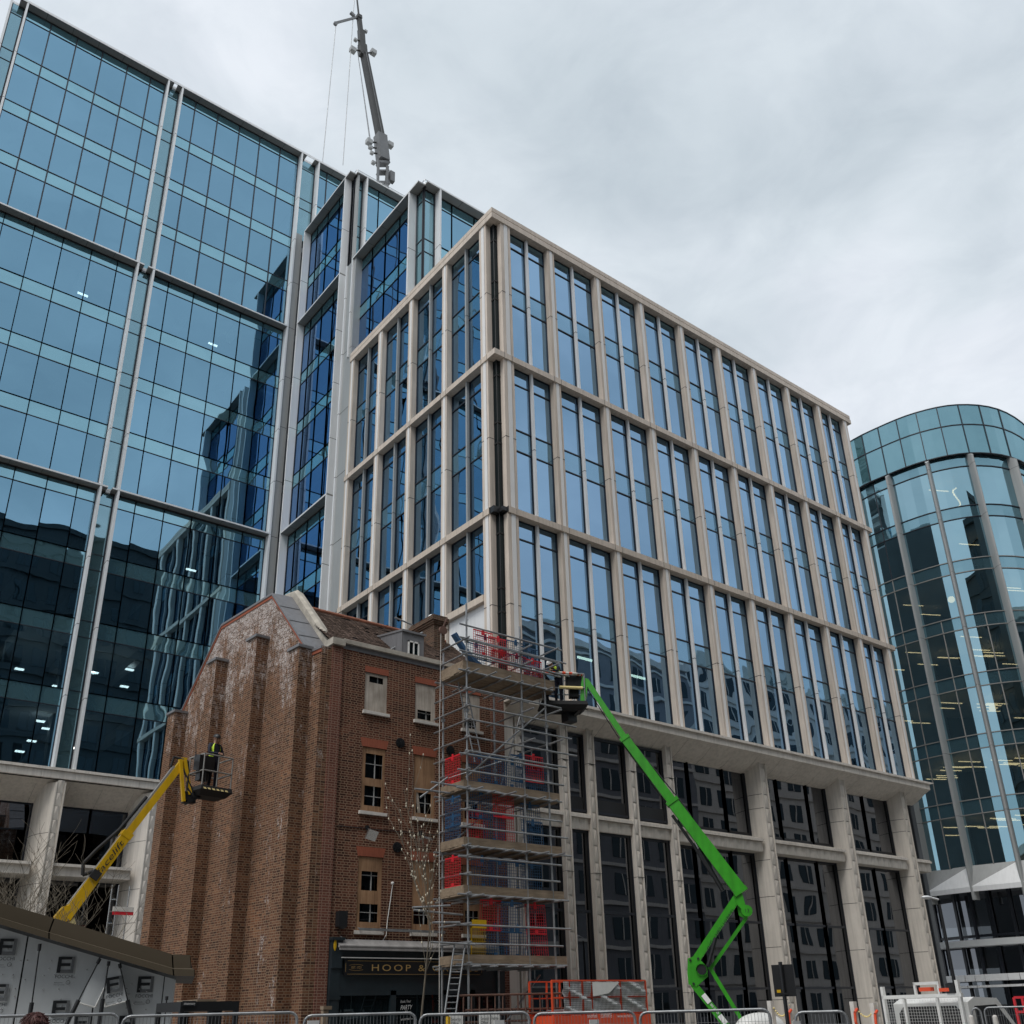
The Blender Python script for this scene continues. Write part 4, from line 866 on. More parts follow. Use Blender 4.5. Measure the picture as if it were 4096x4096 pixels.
def ladder(p, q, w, label, mat='steel', n=12):
    m = MB(); p, q = V3(p), V3(q); s = V3((w/2, 0, 0)); m.tube(p-s, q-s, .025, 6); m.tube(p+s, q+s, .025, 6)
    for i in range(1, n): c = p+(q-p)*i/n; m.tube(c-s, c+s, .015, 5)
    tag(m.build('ladder', M[mat]), label, 'ladder')
ladder(at(1800, 4060, 22.7), at(1840, 3770, 22.95), .36, 'metal ladder leaning from the pavement to the lowest scaffold deck')
ladder(at(1915, 3050, 23.6), at(1845, 2720, 24.0), .3, 'metal ladder inside the scaffold below the top deck', n=14)
m = MB(); m.path([at(1757, 4060, 22.6), at(1757, 3000, 22.6), at(1764, 2520, 22.8)], .009, 5); tag(m.build('hoist_rope', M['sill']), 'thin pale rope hanging down the left side of the scaffold', 'rope')
c = at(1772, 2522, 22.8); m = MB(); m.tube((c.x, c.y-.04, c.z), (c.x, c.y+.04, c.z), .14, 16); m.bar((c.x, c.y, c.z+.1), (c.x+.15, c.y, c.z+.45), .04, .04); tag(m.build('pulley_block', M['rust']), 'dark pulley wheel at the top left corner of the scaffold', 'pulley')
# plastic mesh guards
def guard(color, w=.78, h=.86):
    m = MB(); t = .009; nx = int(w/.085); nz = int(h/.085)
    for i in range(nx+1): x = w*i/nx; m.box(x-t/2, x+t/2, -.006, .006, 0, h)
    for i in range(nz+1): z = h*i/nz; m.box(0, w, -.006, .006, z-t/2, z+t/2)
    m.box(0, w, -.01, .01, h-.04, h); m.box(0, w, -.01, .01, 0, .035); m.box(w*.42, w*.58, -.012, .012, h*.84, h*.97); m.box(w*.42, w*.58, -.012, .012, h*.02, h*.14)
    m.box(w*.45, w*.55, -.02, .01, h, h+.07)
    o = m.build('mesh_guard', M[color], recalc=False); me = o.data; bpy.data.objects.remove(o); return me
GM = {c: guard(c) for c in ('red', 'blue')}
GL = ['first', 'second', 'third', 'fourth', 'top']
names_ = ['lowest', 'second', 'third', 'fourth', 'top']
def put_guard(color, x, z, k, y=22.98, rot=0, tilt=0):
    o = bpy.data.objects.new('mesh_guard', GM[color]); COL.objects.link(o); o.location = (x, y, z); o.rotation_euler = (tilt, random.uniform(-.02, .02), rot)
    side = 'on the left end of' if rot else 'hung along the front of'
    tag(o, '%s plastic mesh guard %s the %s scaffold deck' % (color, side, names_[k]), 'mesh guard', 'plastic mesh guards on the scaffold decks')
rowsg = {4: [('blue', 16.6, .05), ('red', 16.9, .55), ('red', 17.5, .42), ('red', 17.65, .0), ('blue', 17.0, .4), ('blue', 18.2, .45), ('red', 18.25, -.02), ('blue', 18.85, .4), ('red', 18.95, -.05)],
         3: [('blue', 16.65, .1), ('blue', 17.3, .12), ('blue', 17.95, .1), ('blue', 18.5, -.05), ('red', 18.8, .35), ('blue', 19.0, -.1), ('blue', 18.3, .3)],
         2: [('blue', 16.7, .7), ('blue', 17.2, .05), ('red', 17.55, .8), ('red', 17.6, .02), ('red', 16.6, .05), ('blue', 18.7, .5), ('blue', 18.75, -.05)],
         1: [('blue', 16.75, .05), ('blue', 17.4, .02), ('blue', 18.1, .03), ('blue', 18.65, .0)],
         0: [('red', 17.05, .75), ('blue', 17.75, .72), ('blue', 17.2, .05), ('blue', 17.95, .02), ('red', 18.75, .7), ('red', 18.8, .0)]}
for k, lst in rowsg.items():
    for c, x, dz in lst: put_guard(c, x, DK[k]+.12+dz, k, y=23.06+random.uniform(0, .12), tilt=random.uniform(-.06, .06))
for k, c, dz in ((1, 'red', .1), (3, 'red', .1), (2, 'blue', .5), (2, 'blue', -.05)): put_guard(c, 16.4, DK[k]+.1+dz, k, y=23.2, rot=PI/2)
m = MB(); x, z = 16.62, DK[0]+.2
for q in ((x, x+.03, z-.3, z+.95), (x, x+.55, z+.72, z+.95)): m.box(q[0], q[1], 23.0, 23.03, q[2], q[3])
for i in range(8): m.box(x, x+.55, 23.01, 23.02, z+.09*i, z+.09*i+.008); m.box(x+.07*i, x+.07*i+.008, 23.01, 23.02, z, z+.72)
tag(m.build('safety_gate', M['yellow']), 'yellow safety gate on the lowest scaffold deck', 'safety gate')
# black rubbish chute
m = MB(); pts = [at(x, y, 23.9) for x, y in ((1815, 2535), (1850, 2590), (1890, 2640), (1935, 2680))]
for a, b in zip(pts, pts[1:]): m.bar(a, b, .2, .12)
tag(m.build('rubbish_chute', M['blue']), 'dark blue chute slanting down behind the top scaffold mesh', 'chute')
# notice boards on the scaffold
for px, py, w, h, s in ((1800, 4066, .42, .2, ['Security', 'Office']), (1920, 4063, .36, .2, ['Contractors', 'Office']), (1963, 4062, .3, .2, ['Facilities'])):
    c = at(px, py, 22.3); t = MB(); t.box(c.x-.02, c.x+w, 22.3, 22.32, c.z-.35, c.z+.02); t = tag(t.build('notice_board', M['white']), 'white notice board reading %s with an arrow, at the scaffold foot' % s[0], 'sign')
    g = MB()
    for i, l in enumerate(s): text(g, l, .10, (c.x+.02, 22.29, c.z-.10-.1*i), (1, 0, 0), (0, 0, 1), fitw=w*.75 if len(l) > 6 else None)
    g.bar((c.x+w*.55, 22.29, c.z-.28), (c.x+w*.85, 22.29, c.z-.28), .004, .02); g.prism([(c.x+w*.82, 22.29, c.z-.25), (c.x+w*.95, 22.29, c.z-.28), (c.x+w*.82, 22.29, c.z-.31)], (0, .003, 0)); g.build('lettering', M['print'], t)
# ================================================================== people
def person(loc, rotz, J, label, cat='person', helmet=None, vest=False, hair=None, trousers='navy', top='navy', scale=1.0):
    """J: joints of the pose in the person's own frame (x right, y forward, z up), metres"""
    T = thing('person', loc, label, cat); Rm = Matrix.Rotation(rotz, 3, 'Z')
    W_ = lambda p: V3(loc)+Rm@(V3(p)*scale)
    bm_v = []; bm_e = []; rad = []
    def ch(pts, parent=None):
        prev = parent
        for p, r in pts:
            bm_v.append(p); rad.append(r); i = len(bm_v)-1
            if prev is not None: bm_e.append((prev, i))
            prev = i
        return prev
    pel = ch([(J['pelvis'], (.15, .12))]); sp_ = ch([(J['waist'], (.135, .11)), (J['chest'], (.165, .12))], pel); nk = ch([(J['neck'], (.06, .06)), (J['head0'], (.065, .07)), (J['head'], (.085, .10)), (J['crown'], (.07, .08))], sp_)
    for s in 'LR':
        ch([(J['sh'+s], (.075, .075)), (J['el'+s], (.05, .05)), (J['wr'+s], (.033, .03))], sp_)
        ch([(J['hip'+s], (.10, .105)), (J['kn'+s], (.065, .065)), (J['an'+s], (.045, .045)), (J['toe'+s], (.04, .035))], pel)
    me = bpy.data.meshes.new('body'); me.from_pydata([V3(p)*scale for p in bm_v], bm_e, []); ob = bpy.data.objects.new('tmp', me); COL.objects.link(ob)
    md = ob.modifiers.new('s', 'SKIN'); me.skin_vertices[0].data[0].use_root = True
    for i, r in enumerate(rad): me.skin_vertices[0].data[i].radius = (r[0]*scale, r[1]*scale)
    ob.modifiers.new('u', 'SUBSURF').levels = 2
    bpy.context.view_layer.update(); m2 = bpy.data.meshes.new_from_object(ob.evaluated_get(bpy.context.evaluated_depsgraph_get())); bpy.data.objects.remove(ob)
    m2.transform(Rm.to_4x4()); m2.name = 'body'
    for k in (trousers, top, 'skin'): m2.materials.append(M[k])
    zc = J['pelvis'][2]*scale; H_ = Rm@(V3(J['head0'])*scale); hd = Rm@(V3(J['head'])*scale); w1 = Rm@(V3(J['wrL'])*scale); w2 = Rm@(V3(J['wrR'])*scale)
    for p in m2.polygons:
        c = p.center; p.use_smooth = True
        p.material_index = 2 if (c-hd).length < .16*scale else (0 if c.z < zc+.02 else 1)
    b = bpy.data.objects.new('body', m2); COL.objects.link(b); b.parent = T
    f = V3((0, 1, 0))
    m = MB()                               # hands: palm, four fingers, thumb
    for s in 'LR':
        w = V3(J['wr'+s]); e = V3(J['el'+s]); d = (w-e).normalized(); sd = d.cross(V3((0, 0, 1))).normalized() if abs(d.z) < .95 else V3((1, 0, 0)); n_ = sd.cross(d)
        pts = lambda p: W_(p)
        m.bar(W_(w), W_(w+d*.09), .075*scale, .03*scale)
        for i in range(4):
            a = w+d*.085+sd*(.027-.018*i); l = (.06, .07, .066, .05)[i]; k = a+d*l*.55-n_*.006; q = k+d*l*.35-n_*.035
            m.tube(W_(a), W_(k), .009*scale, 6); m.tube(W_(k), W_(q), .008*scale, 6)
        a = w+d*.03+sd*.035; m.tube(W_(a), W_(a+d*.035+sd*.025-n_*.01), .010*scale, 6); m.tube(W_(a+d*.035+sd*.025-n_*.01), W_(a+d*.06+sd*.02-n_*.025), .009*scale, 6)
    m.build('hands', M['skin'], T)
    hv = V3(J['head']); fd = (V3(J.get('face', (0, 1, 0)))).normalized(); sdv = fd.cross(V3((0,0,1))).normalized(); uv_ = sdv.cross(fd)
    m = MB(); m.add([W_(hv+fd*.095-uv_*.035+sdv*.015), W_(hv+fd*.095-uv_*.035-sdv*.015), W_(hv+fd*.125-uv_*.03), W_(hv+fd*.10+uv_*.02)], [(0, 1, 2), (0, 2, 3), (1, 3, 2)])
    for s in (-1, 1): m.ell(tuple(W_(hv+sdv*s*.088-uv_*.01)), .012*scale, .022*scale, .032*scale, 6, 5)
    m.build('face', M['skin'], T)
    m = MB()
    for s in (-1, 1): m.ell(tuple(W_(hv+fd*.088+sdv*s*.032+uv_*.012)), .009*scale, n=6, m=5)
    m.bar(W_(hv+fd*.09-uv_*.06+sdv*.02), W_(hv+fd*.09-uv_*.06-sdv*.02), .006, .006); m.build('eyes_and_mouth', M['print'], T)
    hc = V3(J['head'])+uv_*.045
    if helmet:
        m = MB(); n_ = 14; vs = []
        for j in range(6):
            t = PI/2*j/5
            for i in range(n_): a = 2*PI*i/n_; vs.append(W_(hc+sdv*(.118*math.cos(t)*math.cos(a))+fd*(.145*math.cos(t)*math.sin(a))+uv_*(.115*math.sin(t))))
        m.add(vs, [(j*n_+i, j*n_+(i+1) % n_, (j+1)*n_+(i+1) % n_, (j+1)*n_+i) for j in range(5) for i in range(n_)], 0, True)
        m.add([W_(hc+sdv*(.125*math.cos(a))+fd*(.125*math.sin(a)+.05*max(0, math.sin(a)))) for a in [2*PI*i/n_ for i in range(n_)]], [tuple(range(n_))]); m.build('hard_hat', M[helmet], T)
    if hair:
        m = MB(); m.ell(tuple(W_(hc+V3((0, -.02, .0)))), .105*scale, .118*scale, .10*scale, 14, 9)
        for i in range(320):
            a = random.uniform(0, 2*PI); t = random.uniform(.1, 1.45); p = hc+V3((.112*math.cos(t)*math.cos(a), .12*math.cos(t)*math.sin(a)-.02, .11*math.sin(t)))
            m.tube(W_(p), W_(p+V3((math.cos(a)*.02+random.uniform(-.02, .02), math.sin(a)*.02+random.uniform(-.02, .02), random.uniform(-.045, -.005)))), .0035, 4)
        m.build('hair', M[hair], T)
    if vest:
        c0, c1, c2 = V3(J['waist']), V3(J['chest']), V3(J['neck']); ax = (c1-c0).normalized(); sx = V3((1, 0, 0)); fw_ = sx.cross(ax).normalized(); fw_ = fw_ if fw_.y > 0 or (abs(fw_.y) < .3 and fw_.z < 0) else -fw_
        ring = []; specs = [(c0-ax*.10, .175, .145), (c0+(c1-c0)*.5, .178, .148), (c1, .20, .155), (c1+(c2-c1)*.55, .17, .125), (c2-ax*.0, .085, .085)]
        m = MB(); n_ = 14; vs = []
        for c, a_, b_ in specs:
            for i in range(n_): t = 2*PI*i/n_; vs.append(W_(c+sx*(a_*math.cos(t))+fw_*(b_*math.sin(t))))
        m.add(vs, [(j*n_+i, j*n_+(i+1) % n_, (j+1)*n_+(i+1) % n_, (j+1)*n_+i) for j in range(4) for i in range(n_) if i not in (2, 3, 4)], 0, True)
        k0 = c0+ax*.02
        vs = []
        for dz in (0, .05):
            for i in range(n_): t = 2*PI*i/n_; vs.append(W_(k0+ax*dz+sx*(.183*math.cos(t))+fw_*(.153*math.sin(t))))
        m.add(vs, [(i, (i+1) % n_, n_+(i+1) % n_, n_+i) for i in range(n_) if i not in (3,)], 1)
        m.build('hi_vis_vest', [M['hivis'], M['reflect']], T)
    return T
STAND = dict(pelvis=(0,0,.95), waist=(0,0,1.12), chest=(0,0,1.34), neck=(0,.0,1.50), head0=(0,.02,1.56), head=(0,.035,1.65), crown=(0,.02,1.72),
             shL=(-.19,0,1.43), elL=(-.25,-.02,1.14), wrL=(-.22,.14,.92), shR=(.19,0,1.43), elR=(.25,-.02,1.14), wrR=(.22,.14,.92),
             hipL=(-.1,0,.88), knL=(-.11,.03,.48), anL=(-.11,0,.08), toeL=(-.12,.16,.04), hipR=(.1,0,.88), knR=(.11,.03,.48), anR=(.11,0,.08), toeR=(.12,.16,.04))

# ================================================================== lifting platforms
def arm(par, name, pts, w, h, mat, w2=None, h2=None, up=(0,1,0)):
    m = MB(); m.bar(pts[0], pts[1], w, h, up=up, w2=w2, h2=h2); return m.build(name, M[mat], par)
# green boom lift; the photograph's outline stands in a steep plane from the street to the pub roof
GN = V3((math.cos(math.radians(39.7)), math.sin(math.radians(39.7)), 0)); GR = V3((GN.y, -GN.x, 0))
def gq(px, py, dy=0):
    d = ray(px, py); return EYE+d*((30.8+dy)/d.dot(GN))
gbase = gq(3000, 4075); gx, gy = gbase.x, gbase.y
GLT = thing('boom_lift', (gx, gy, -.55), 'green articulated boom lift reaching up to the scaffold', 'boom lift')
m = MB(); m.box(gx-1.1, gx+1.5, gy-.95, gy+.95, -.2, .30); m.box(gx-.8, gx+1.2, gy-.6, gy+.6, .35, .6); m.build('chassis', M['green'], GLT)
for sx in (-.85, 1.2):
    for sy in (-.95, .95): m = MB(); m.tube((gx+sx, gy+sy-.15, -.15), (gx+sx, gy+sy+.15, -.15), .40, 18); w = m.build('wheel', M['tyre'], GLT); m = MB(); m.tube((gx+sx, gy+sy-.16, -.15), (gx+sx, gy+sy+.16, -.15), .2, 12); m.build('rim', M['green'], w)
m = MB(); c = gq(3010, 4096); m.ell((gx+.05, gy-.3, 1.08), 1.0, .45, .42, 16, 8, z0=-.1); m.box(gx-.9, gx+1.0, gy-.75, gy+.15, .6, 1.08); m.build('cowl', M['white'], GLT)
# joints of the linkage
A = gq(2925, 4096+30); B = gq(2772, 3940); K = gq(2800, 3850); E1 = gq(2953, 3588); Pv = gq(2987, 3645)
def gbar(name, p, q, w, h, mat='green', w2=None, h2=None): return arm(GLT, name, (p, q), w, h, mat, w2, h2, up=GN)
# local boxes run in the plane; w is the face seen from the street, h the depth
lower = gbar('lower_arm', A, B+(K-B)*.05, .20, .24)
gbar('lower_link', gq(2985, 4110, .1), gq(2838, 3868, .1), .11, .18)
riser = gbar('upper_riser', gq(2778, 3848), gq(2948, 3592), .23, .26)
gbar('riser_link', gq(2845, 3872, .12), gq(2985, 3672, .12), .10, .12)
m = MB(); pl_ = [gq(*p) for p in ((2752, 3835), (2785, 3822), (2828, 3868), (2832, 3905), (2785, 3948), (2755, 3938), (2750, 3890))]; m.prism([p+GN*.08 for p in pl_], GN*.06); m.prism([p-GN*.14 for p in pl_], GN*.06)
c = gq(2808, 3880); m.tube(c-GN*.2, c-GN*.13, .17, 18, caps=False); m.build('knuckle_plate', M['green'], GLT)
m = MB(); m.tube(c-GN*.155, c-GN*.145, .14, 18)
for px, py in ((2762, 3842), (2793, 3835), (2829, 3862), (2775, 3935)): q = gq(px, py); m.tube(q-GN*.17, q-GN*.14, .035, 8)
m.build('pivot_pin', M['blackm'], GLT)
m = MB(); m.prism([gq(*p) for p in ((2940, 3575), (2968, 3572), (2982, 3620), (3000, 3660), (2985, 3678), (2955, 3660), (2948, 3620))], GN*.14); m.prism([gq(*p, -.16) for p in ((2940, 3575), (2968, 3572), (2982, 3620), (2970, 3640), (2950, 3620))], GN*.05); m.tube(Pv-GN*.2, Pv+GN*.05, .165, 24); m.build('elbow_bracket', M['green'], GLT)
m = MB(); text(m, '13', .15, Pv-GN*.205+V3((0, 0, -.05)), GR, (0, 0, 1), align='CENTER')
q0, q1 = gq(2823, 3797, -.15), gq(2935, 3632, -.15); d = (q1-q0).normalized()
nu = (-GN).cross(d); nu = nu if nu.z > 0 else -nu
text(m, 'nifty', .15, q0-nu*.07, d, nu, shear=.35, fitw=.62*(q1-q0).length*.5); text(m, 'HR21 HYBRID', .13, q0+d*(q1-q0).length*.34-nu*.06, d, nu, fitw=(q1-q0).length*.62); m.build('lettering', M['print'], GLT)
q0, q1 = gq(2818, 3985, -.14), gq(2893, 4080, -.14); d = (q1-q0).normalized(); nu = (-GN).cross(d); nu = nu if nu.z > 0 else -nu
m = MB(); m.obox(q0+d*.08, d*.14, nu*.07, GN*.004); m.obox(q1-d*.02, d*.14, nu*.07, GN*.004); text(m, '0845 4570000', .10, q0+d*.26-nu*.03, d, nu, fitw=(q1-q0).length-.46); m.build('sticker', M['whiteprint'], GLT)
# telescopic boom, three nested sections
T0 = gq(2965, 3570, -.02); T1 = gq(2690, 3208, -.02); T2 = gq(2500, 2955, -.02); T3 = gq(2345, 2722, -.02)
gbar('boom_section', T0, T1, .40, .36, w2=.36, h2=.32); gbar('boom_section', T1, T2, .29, .26); gbar('boom_section', T2, T3, .20, .19, w2=.17, h2=.16)
m = MB(); 
for T_, s in ((T1, .42), (T2, .34), (T1+(T0-T1)*.99, .44)): d = (T3-T0).normalized(); m.bar(T_-d*.06, T_+d*.06, s, s*.9, up=GN)
m.build('boom_collar', M['green'], GLT)
m = MB(); dn = (T3-T0).normalized().cross(GN).normalized(); dn = dn if dn.z < 0 else -dn
m.tube(T0+(T1-T0)*.10+dn*.42, T0+(T1-T0)*.52+dn*.24, .07, 10); m.path([T0+(T1-T0)*.9+dn*.26, T0+(T1-T0)*.55+dn*.3, T0+(T1-T0)*.25+dn*.4], .05, 6); m.path([T2-dn*.12, T1-dn*.22, T1+(T0-T1)*.2-dn*.2], .02, 5)
m.build('hydraulic_ram', M['blackm'], GLT); m = MB(); m.tube(gq(2833, 3860, -.1), gq(2862, 3752, -.1), .06, 10); m.build('hydraulic_ram', M['blackm'], GLT); m = MB(); m.path([T1+dn*.2, T2+dn*.16, T3+dn*.12], .018, 5); m.build('hose', M['rubber'], GLT)
m = MB(); m.tube(T0+(T1-T0)*.35+dn*.33, T0+(T1-T0)*.58+dn*.2, .035, 8); m.build('ram_rod', M['chrome'], GLT)
bk = gq(2250, 2822); bz = bk.z; bx, by = bk.x, bk.y   # basket
m = MB(); m.prism([T3+GR*u-GN*.08+V3((0, 0, z)) for u, z in ((-.12, .12), (.08, .02), (0, -.5), (-.12, -.9), (-.24, -.85), (-.2, -.3))], GN*.16); m.build('jib_bracket', M['green'], GLT)
def basket(par, cx, cy, z, wx, wy, rail, mat, floormat, padded=False, rot=0.0, h=1.02, chev=False, n=5):
    Rz = Matrix.Rotation(rot, 3, 'Z'); W_ = lambda x, y, zz: V3((cx, cy, z))+Rz@V3((x, y, zz))
    m = MB(); a, b = wx/2, wy/2
    lo = [W_(-a*.9, -b*.6, -.22), W_(a*.9, -b*.6, -.22), W_(a*.9, b*.9, -.22), W_(-a*.9, b*.9, -.22)]; mid = [W_(-a*1.12, -b*1.15, -.08), W_(a*1.12, -b*1.15, -.08), W_(a*1.12, b*1.1, -.08), W_(-a*1.12, b*1.1, -.08)]; hi = [W_(-a*1.05, -b*1.08, .05), W_(a*1.05, -b*1.08, .05), W_(a*1.05, b*1.05, .05), W_(-a*1.05, b*1.05, .05)]
    m.add(lo+mid+hi, [(0,1,2,3), (11,10,9,8)]+[(i+k, (i+1) % 4+k, (i+1) % 4+k+4, i+k+4) for k in (0, 4) for i in range(4)]); fl = m.build('platform_floor', M[floormat], par)
    if chev:
        m = MB()
        for i in range(6): x = -a*.9+i*wx*.9/6; m.add([W_(x, -b*1.16, -.07), W_(x+.09, -b*1.16, -.07), W_(x+.06, -b*1.13, -.02), W_(x-.03, -b*1.13, -.02)], [(0, 1, 2, 3)])
        m.build('hazard_marking', M['foam'], fl)
    m = MB(); c = [(-a, -b), (a, -b), (a, b), (-a, b)]
    for zz in (h, h*.5):
        pts = [W_(x, y, zz) for x, y in c]+[W_(-a, -b, zz)]; m.path(pts, .024, 7)
    for x, y in c+[(0, -b), (0, b)]: m.tube(W_(x, y, .03), W_(x, y, h), .022, 7)
    r = m.build('guard_rail', M[mat], par)
    if padded:
        m = MB(); seg = [W_(-a, -b, h), W_(-a*.2, -b, h+.03), W_(a*.6, -b, h), W_(a, -b*.5, h), W_(a, b*.5, h)]
        for k, (p, q) in enumerate(zip(seg, seg[1:])): 
            for t in range(5): m.tube(p+(q-p)*t/5, p+(q-p)*(t+1)/5, .05, 8, mi=t % 2)
        m.build('taped_padding', [M['sill'], M['orange']], r)
        m = MB(); m.tube(W_(-a*.2, -b, h*.52), W_(a*.9, -b, h*.50), .055, 8); m.build('foam_padding', M['foam'], r)
    m = MB(); m.obox(W_(a*.55 if not chev else -a*.6, -b*.3 if not chev else -b*.2, h*.78), Rz@V3((.26, 0, 0)), Rz@V3((0, .16, .03)), (0, 0, .24)); m.obox(W_(a*.55 if not chev else -a*.6, -b*.1, h*.45), Rz@V3((.16, 0, 0)), Rz@V3((0, .12, 0)), (0, 0, .2)); m.build('control_box', M['blackm'], par)
    m = MB(); s = a if not chev else -a
    for i in range(6):
        x = s*(.6+.1*random.random()); y = -b*.3+random.uniform(-.1, .1); p = [W_(x, y, h*.6), W_(x+random.uniform(-.1, .1), y, h*.3), W_(x+random.uniform(-.15, .15), y-.1, .0), W_(s*1.2, 0, -.15)]; m.path(p, .012, 5)
    m.build('hose', M['rubber'], par)
    return W_
basket(GLT, bx, by, bz, 1.45, .75, .02, 'steel', 'rubber', padded=True, rot=-.55)
m = MB(); m.box(bx+.1, bx+.5, by-.15, by+.2, bz-.55, bz-.2); m.bar((bx+.4, by, bz-.35), T3+V3((-.1, 0, -.8)), .14, .14); m.build('basket_mount', M['blackm'], GLT)
bend = dict(STAND); bend.update(pelvis=(0,-.1,.93), waist=(0,-.02,1.07), chest=(0,.17,1.22), neck=(0,.32,1.30), head0=(0,.37,1.33), head=(0,.46,1.36), crown=(0,.52,1.40), face=(0,.8,-.6),
    shL=(-.18,.2,1.28), elL=(-.24,.38,1.08), wrL=(-.18,.6,1.06), shR=(.18,.2,1.28), elR=(.24,.38,1.06), wrR=(.2,.6,1.02), hipL=(-.1,-.08,.88), hipR=(.1,-.08,.88))
person((bx-.1, by+.05, bz+.05), PI/2+.25, bend, 'worker in white hard hat and hi-vis vest bending in the green lift basket', helmet='white', vest=True, scale=.97)
crouch = dict(STAND); crouch.update(bend)
person((bx-.5, by+.22, bz-.10), PI/2-.3, bend, 'worker in white hard hat without vest, crouched low in the green lift basket', helmet='white', vest=False, scale=.90)

# yellow boom lift in front of the gable
YY = 28.3
def yq(px, py, dy=0): return at(px, py, YY+dy)
y0 = yq(240, 3700); yx = y0.x-.5
YLT = thing('boom_lift', (yx, YY, -.3), 'yellow boom lift with its basket raised against the gable buttresses', 'boom lift')
m = MB(); m.box(yx-1.3, yx+1.3, YY-.9, YY+.9, .1, .6); m.box(yx-.9, yx+1.0, YY-.6, YY+.6, .6, 1.3); m.build('chassis', M['yellow'], YLT)
for sx in (-.95, .95):
    for sy in (-.9, .9): m = MB(); m.tube((yx+sx, YY+sy-.14, .08), (yx+sx, YY+sy+.14, .08), .38, 18); m.build('wheel', M['tyre'], YLT)
p0 = yq(246, 3690); m = MB(); m.bar((yx+.4, YY, 1.2), (yx-1.0, YY, 2.9), .26, .24, up=(0,1,0)); m.bar((yx-1.0, YY, 2.9), p0, .24, .22, up=(0,1,0)); m.build('lower_arm', M['yellow'], YLT)
m = MB(); m.prism([yq(*p, -.12) for p in ((222, 3665), (255, 3625), (292, 3618), (285, 3660), (262, 3690), (235, 3700))], (0, .24, 0)); m.build('knuckle_plate', M['yellow'], YLT)
m = MB(); m.prism([yq(*p, -.1) for p in ((275, 3690), (300, 3668), (305, 3696))], (0, .2, 0)); m.build('yellow_cap', M['foam'], YLT)
ya, yb, yc_ = yq(258, 3672), yq(505, 3340), yq(728, 3052)
m = MB(); m.bar(ya, yb, .28, .26, up=(0,1,0)); m.build('boom_section', M['yellow'], YLT)
m = MB(); m.bar(yb-(yb-ya)*.05, yc_, .20, .19, up=(0,1,0)); m.build('boom_section', M['yellow'], YLT)
dd = (yc_-ya).normalized(); nn = V3((0, -1, 0)).cross(dd); nn = nn if nn.z > 0 else -nn
m = MB(); m.bar(ya+(yb-ya)*.12+nn*.13, yc_-dd*.25+nn*.13, .07, .16, up=(0,1,0)); m.build('side_rail', M['ledge_g'], YLT)
m = MB(); s_ = ya+(yb-ya)*.52; pts = [s_+nn*.12, s_+nn*.3-dd*.25, s_+nn*.48, s_+nn*.42+dd*.5, yb+nn*.25, yb+dd*1.2+nn*.2]; m.path(pts, .05, 7)
m.build('hose', M['rubber'], YLT); m = MB()
m.path([yc_+nn*.2-dd*.3, yc_+nn*.3, yc_+V3((.15, -.1, .05)), yq(752, 3110, -.15), yq(748, 3150, -.15), yq(772, 3185, -.15)], .035, 6); m.build('hose', M['rubber'], YLT); m = MB(); m.path([yc_+nn*.1, yq(735, 3080, -.15), yq(765, 3150, -.15), yq(775, 3190, -.15)], .03, 6)
m.build('hose', M['rubber'], YLT); m = MB(); m.obox(s_-dd*.1+nn*.05+V3((0, -.17, 0)), dd*.12, nn*.12, (0, .03, 0)); m.build('cable_clamp', M['rubber'], YLT)
m = MB(); text(m, 'facelift', .22, yb-dd*(yb-ya).length*.50-nn*.07+V3((0, -.15, 0)), dd, nn, fitw=(yb-ya).length*.40, shear=.2); m.build('lettering', M['print'], YLT)
m = MB(); m.bar(yb-dd*.1, yb+dd*.08, .31, .29, up=(0,1,0)); m.build('boom_collar', M['yellow'], YLT)
m = MB(); j0, j1 = yq(735, 3045), yq(740, 3208); j2 = yq(762, 3190)
m.bar(yq(722, 3038, -.12), yq(734, 3206, -.12), .09, .1, up=(0,1,0)); m.bar(yq(738, 3038, -.12), yq(760, 3178, -.12), .10, .1, up=(0,1,0)); m.bar(yq(720, 3042, .1), yq(742, 3042, .1), .12, .3, up=(0,1,0)); m.build('jib', M['yellow'], YLT)
yb_ = yq(835, 3163); m = MB(); m.bar(yq(740, 3205), yq(790, 3180), .22, .3, up=(0,1,0)); m.obox(yq(755, 3192), (.18, 0, 0), (0, .12, 0), (0, 0, .16)); m.build('basket_mount', M['blackm'], YLT)
basket(YLT, yb_.x, yb_.y, yb_.z+.0, .98, .8, .02, 'ledge_g', 'rubber', rot=.18, chev=True, h=1.0)
stand2 = dict(STAND); stand2.update(wrL=(-.06,.30,1.12), wrR=(.06,.30,1.12), elL=(-.26,.08,1.15), elR=(.26,.08,1.15), face=(0,1,-.35))
person((yb_.x+.08, yb_.y+.05, yb_.z+.04), PI+.25, stand2, 'worker in black hard hat and hi-vis vest standing in the yellow lift basket', helmet='blackm', vest=True, scale=.97)
m = MB(); m.path([yq(784, 3040, -.1), yq(783, 2960, -.1)], .012, 5); m.build('aerial', M['blackm'], YLT)

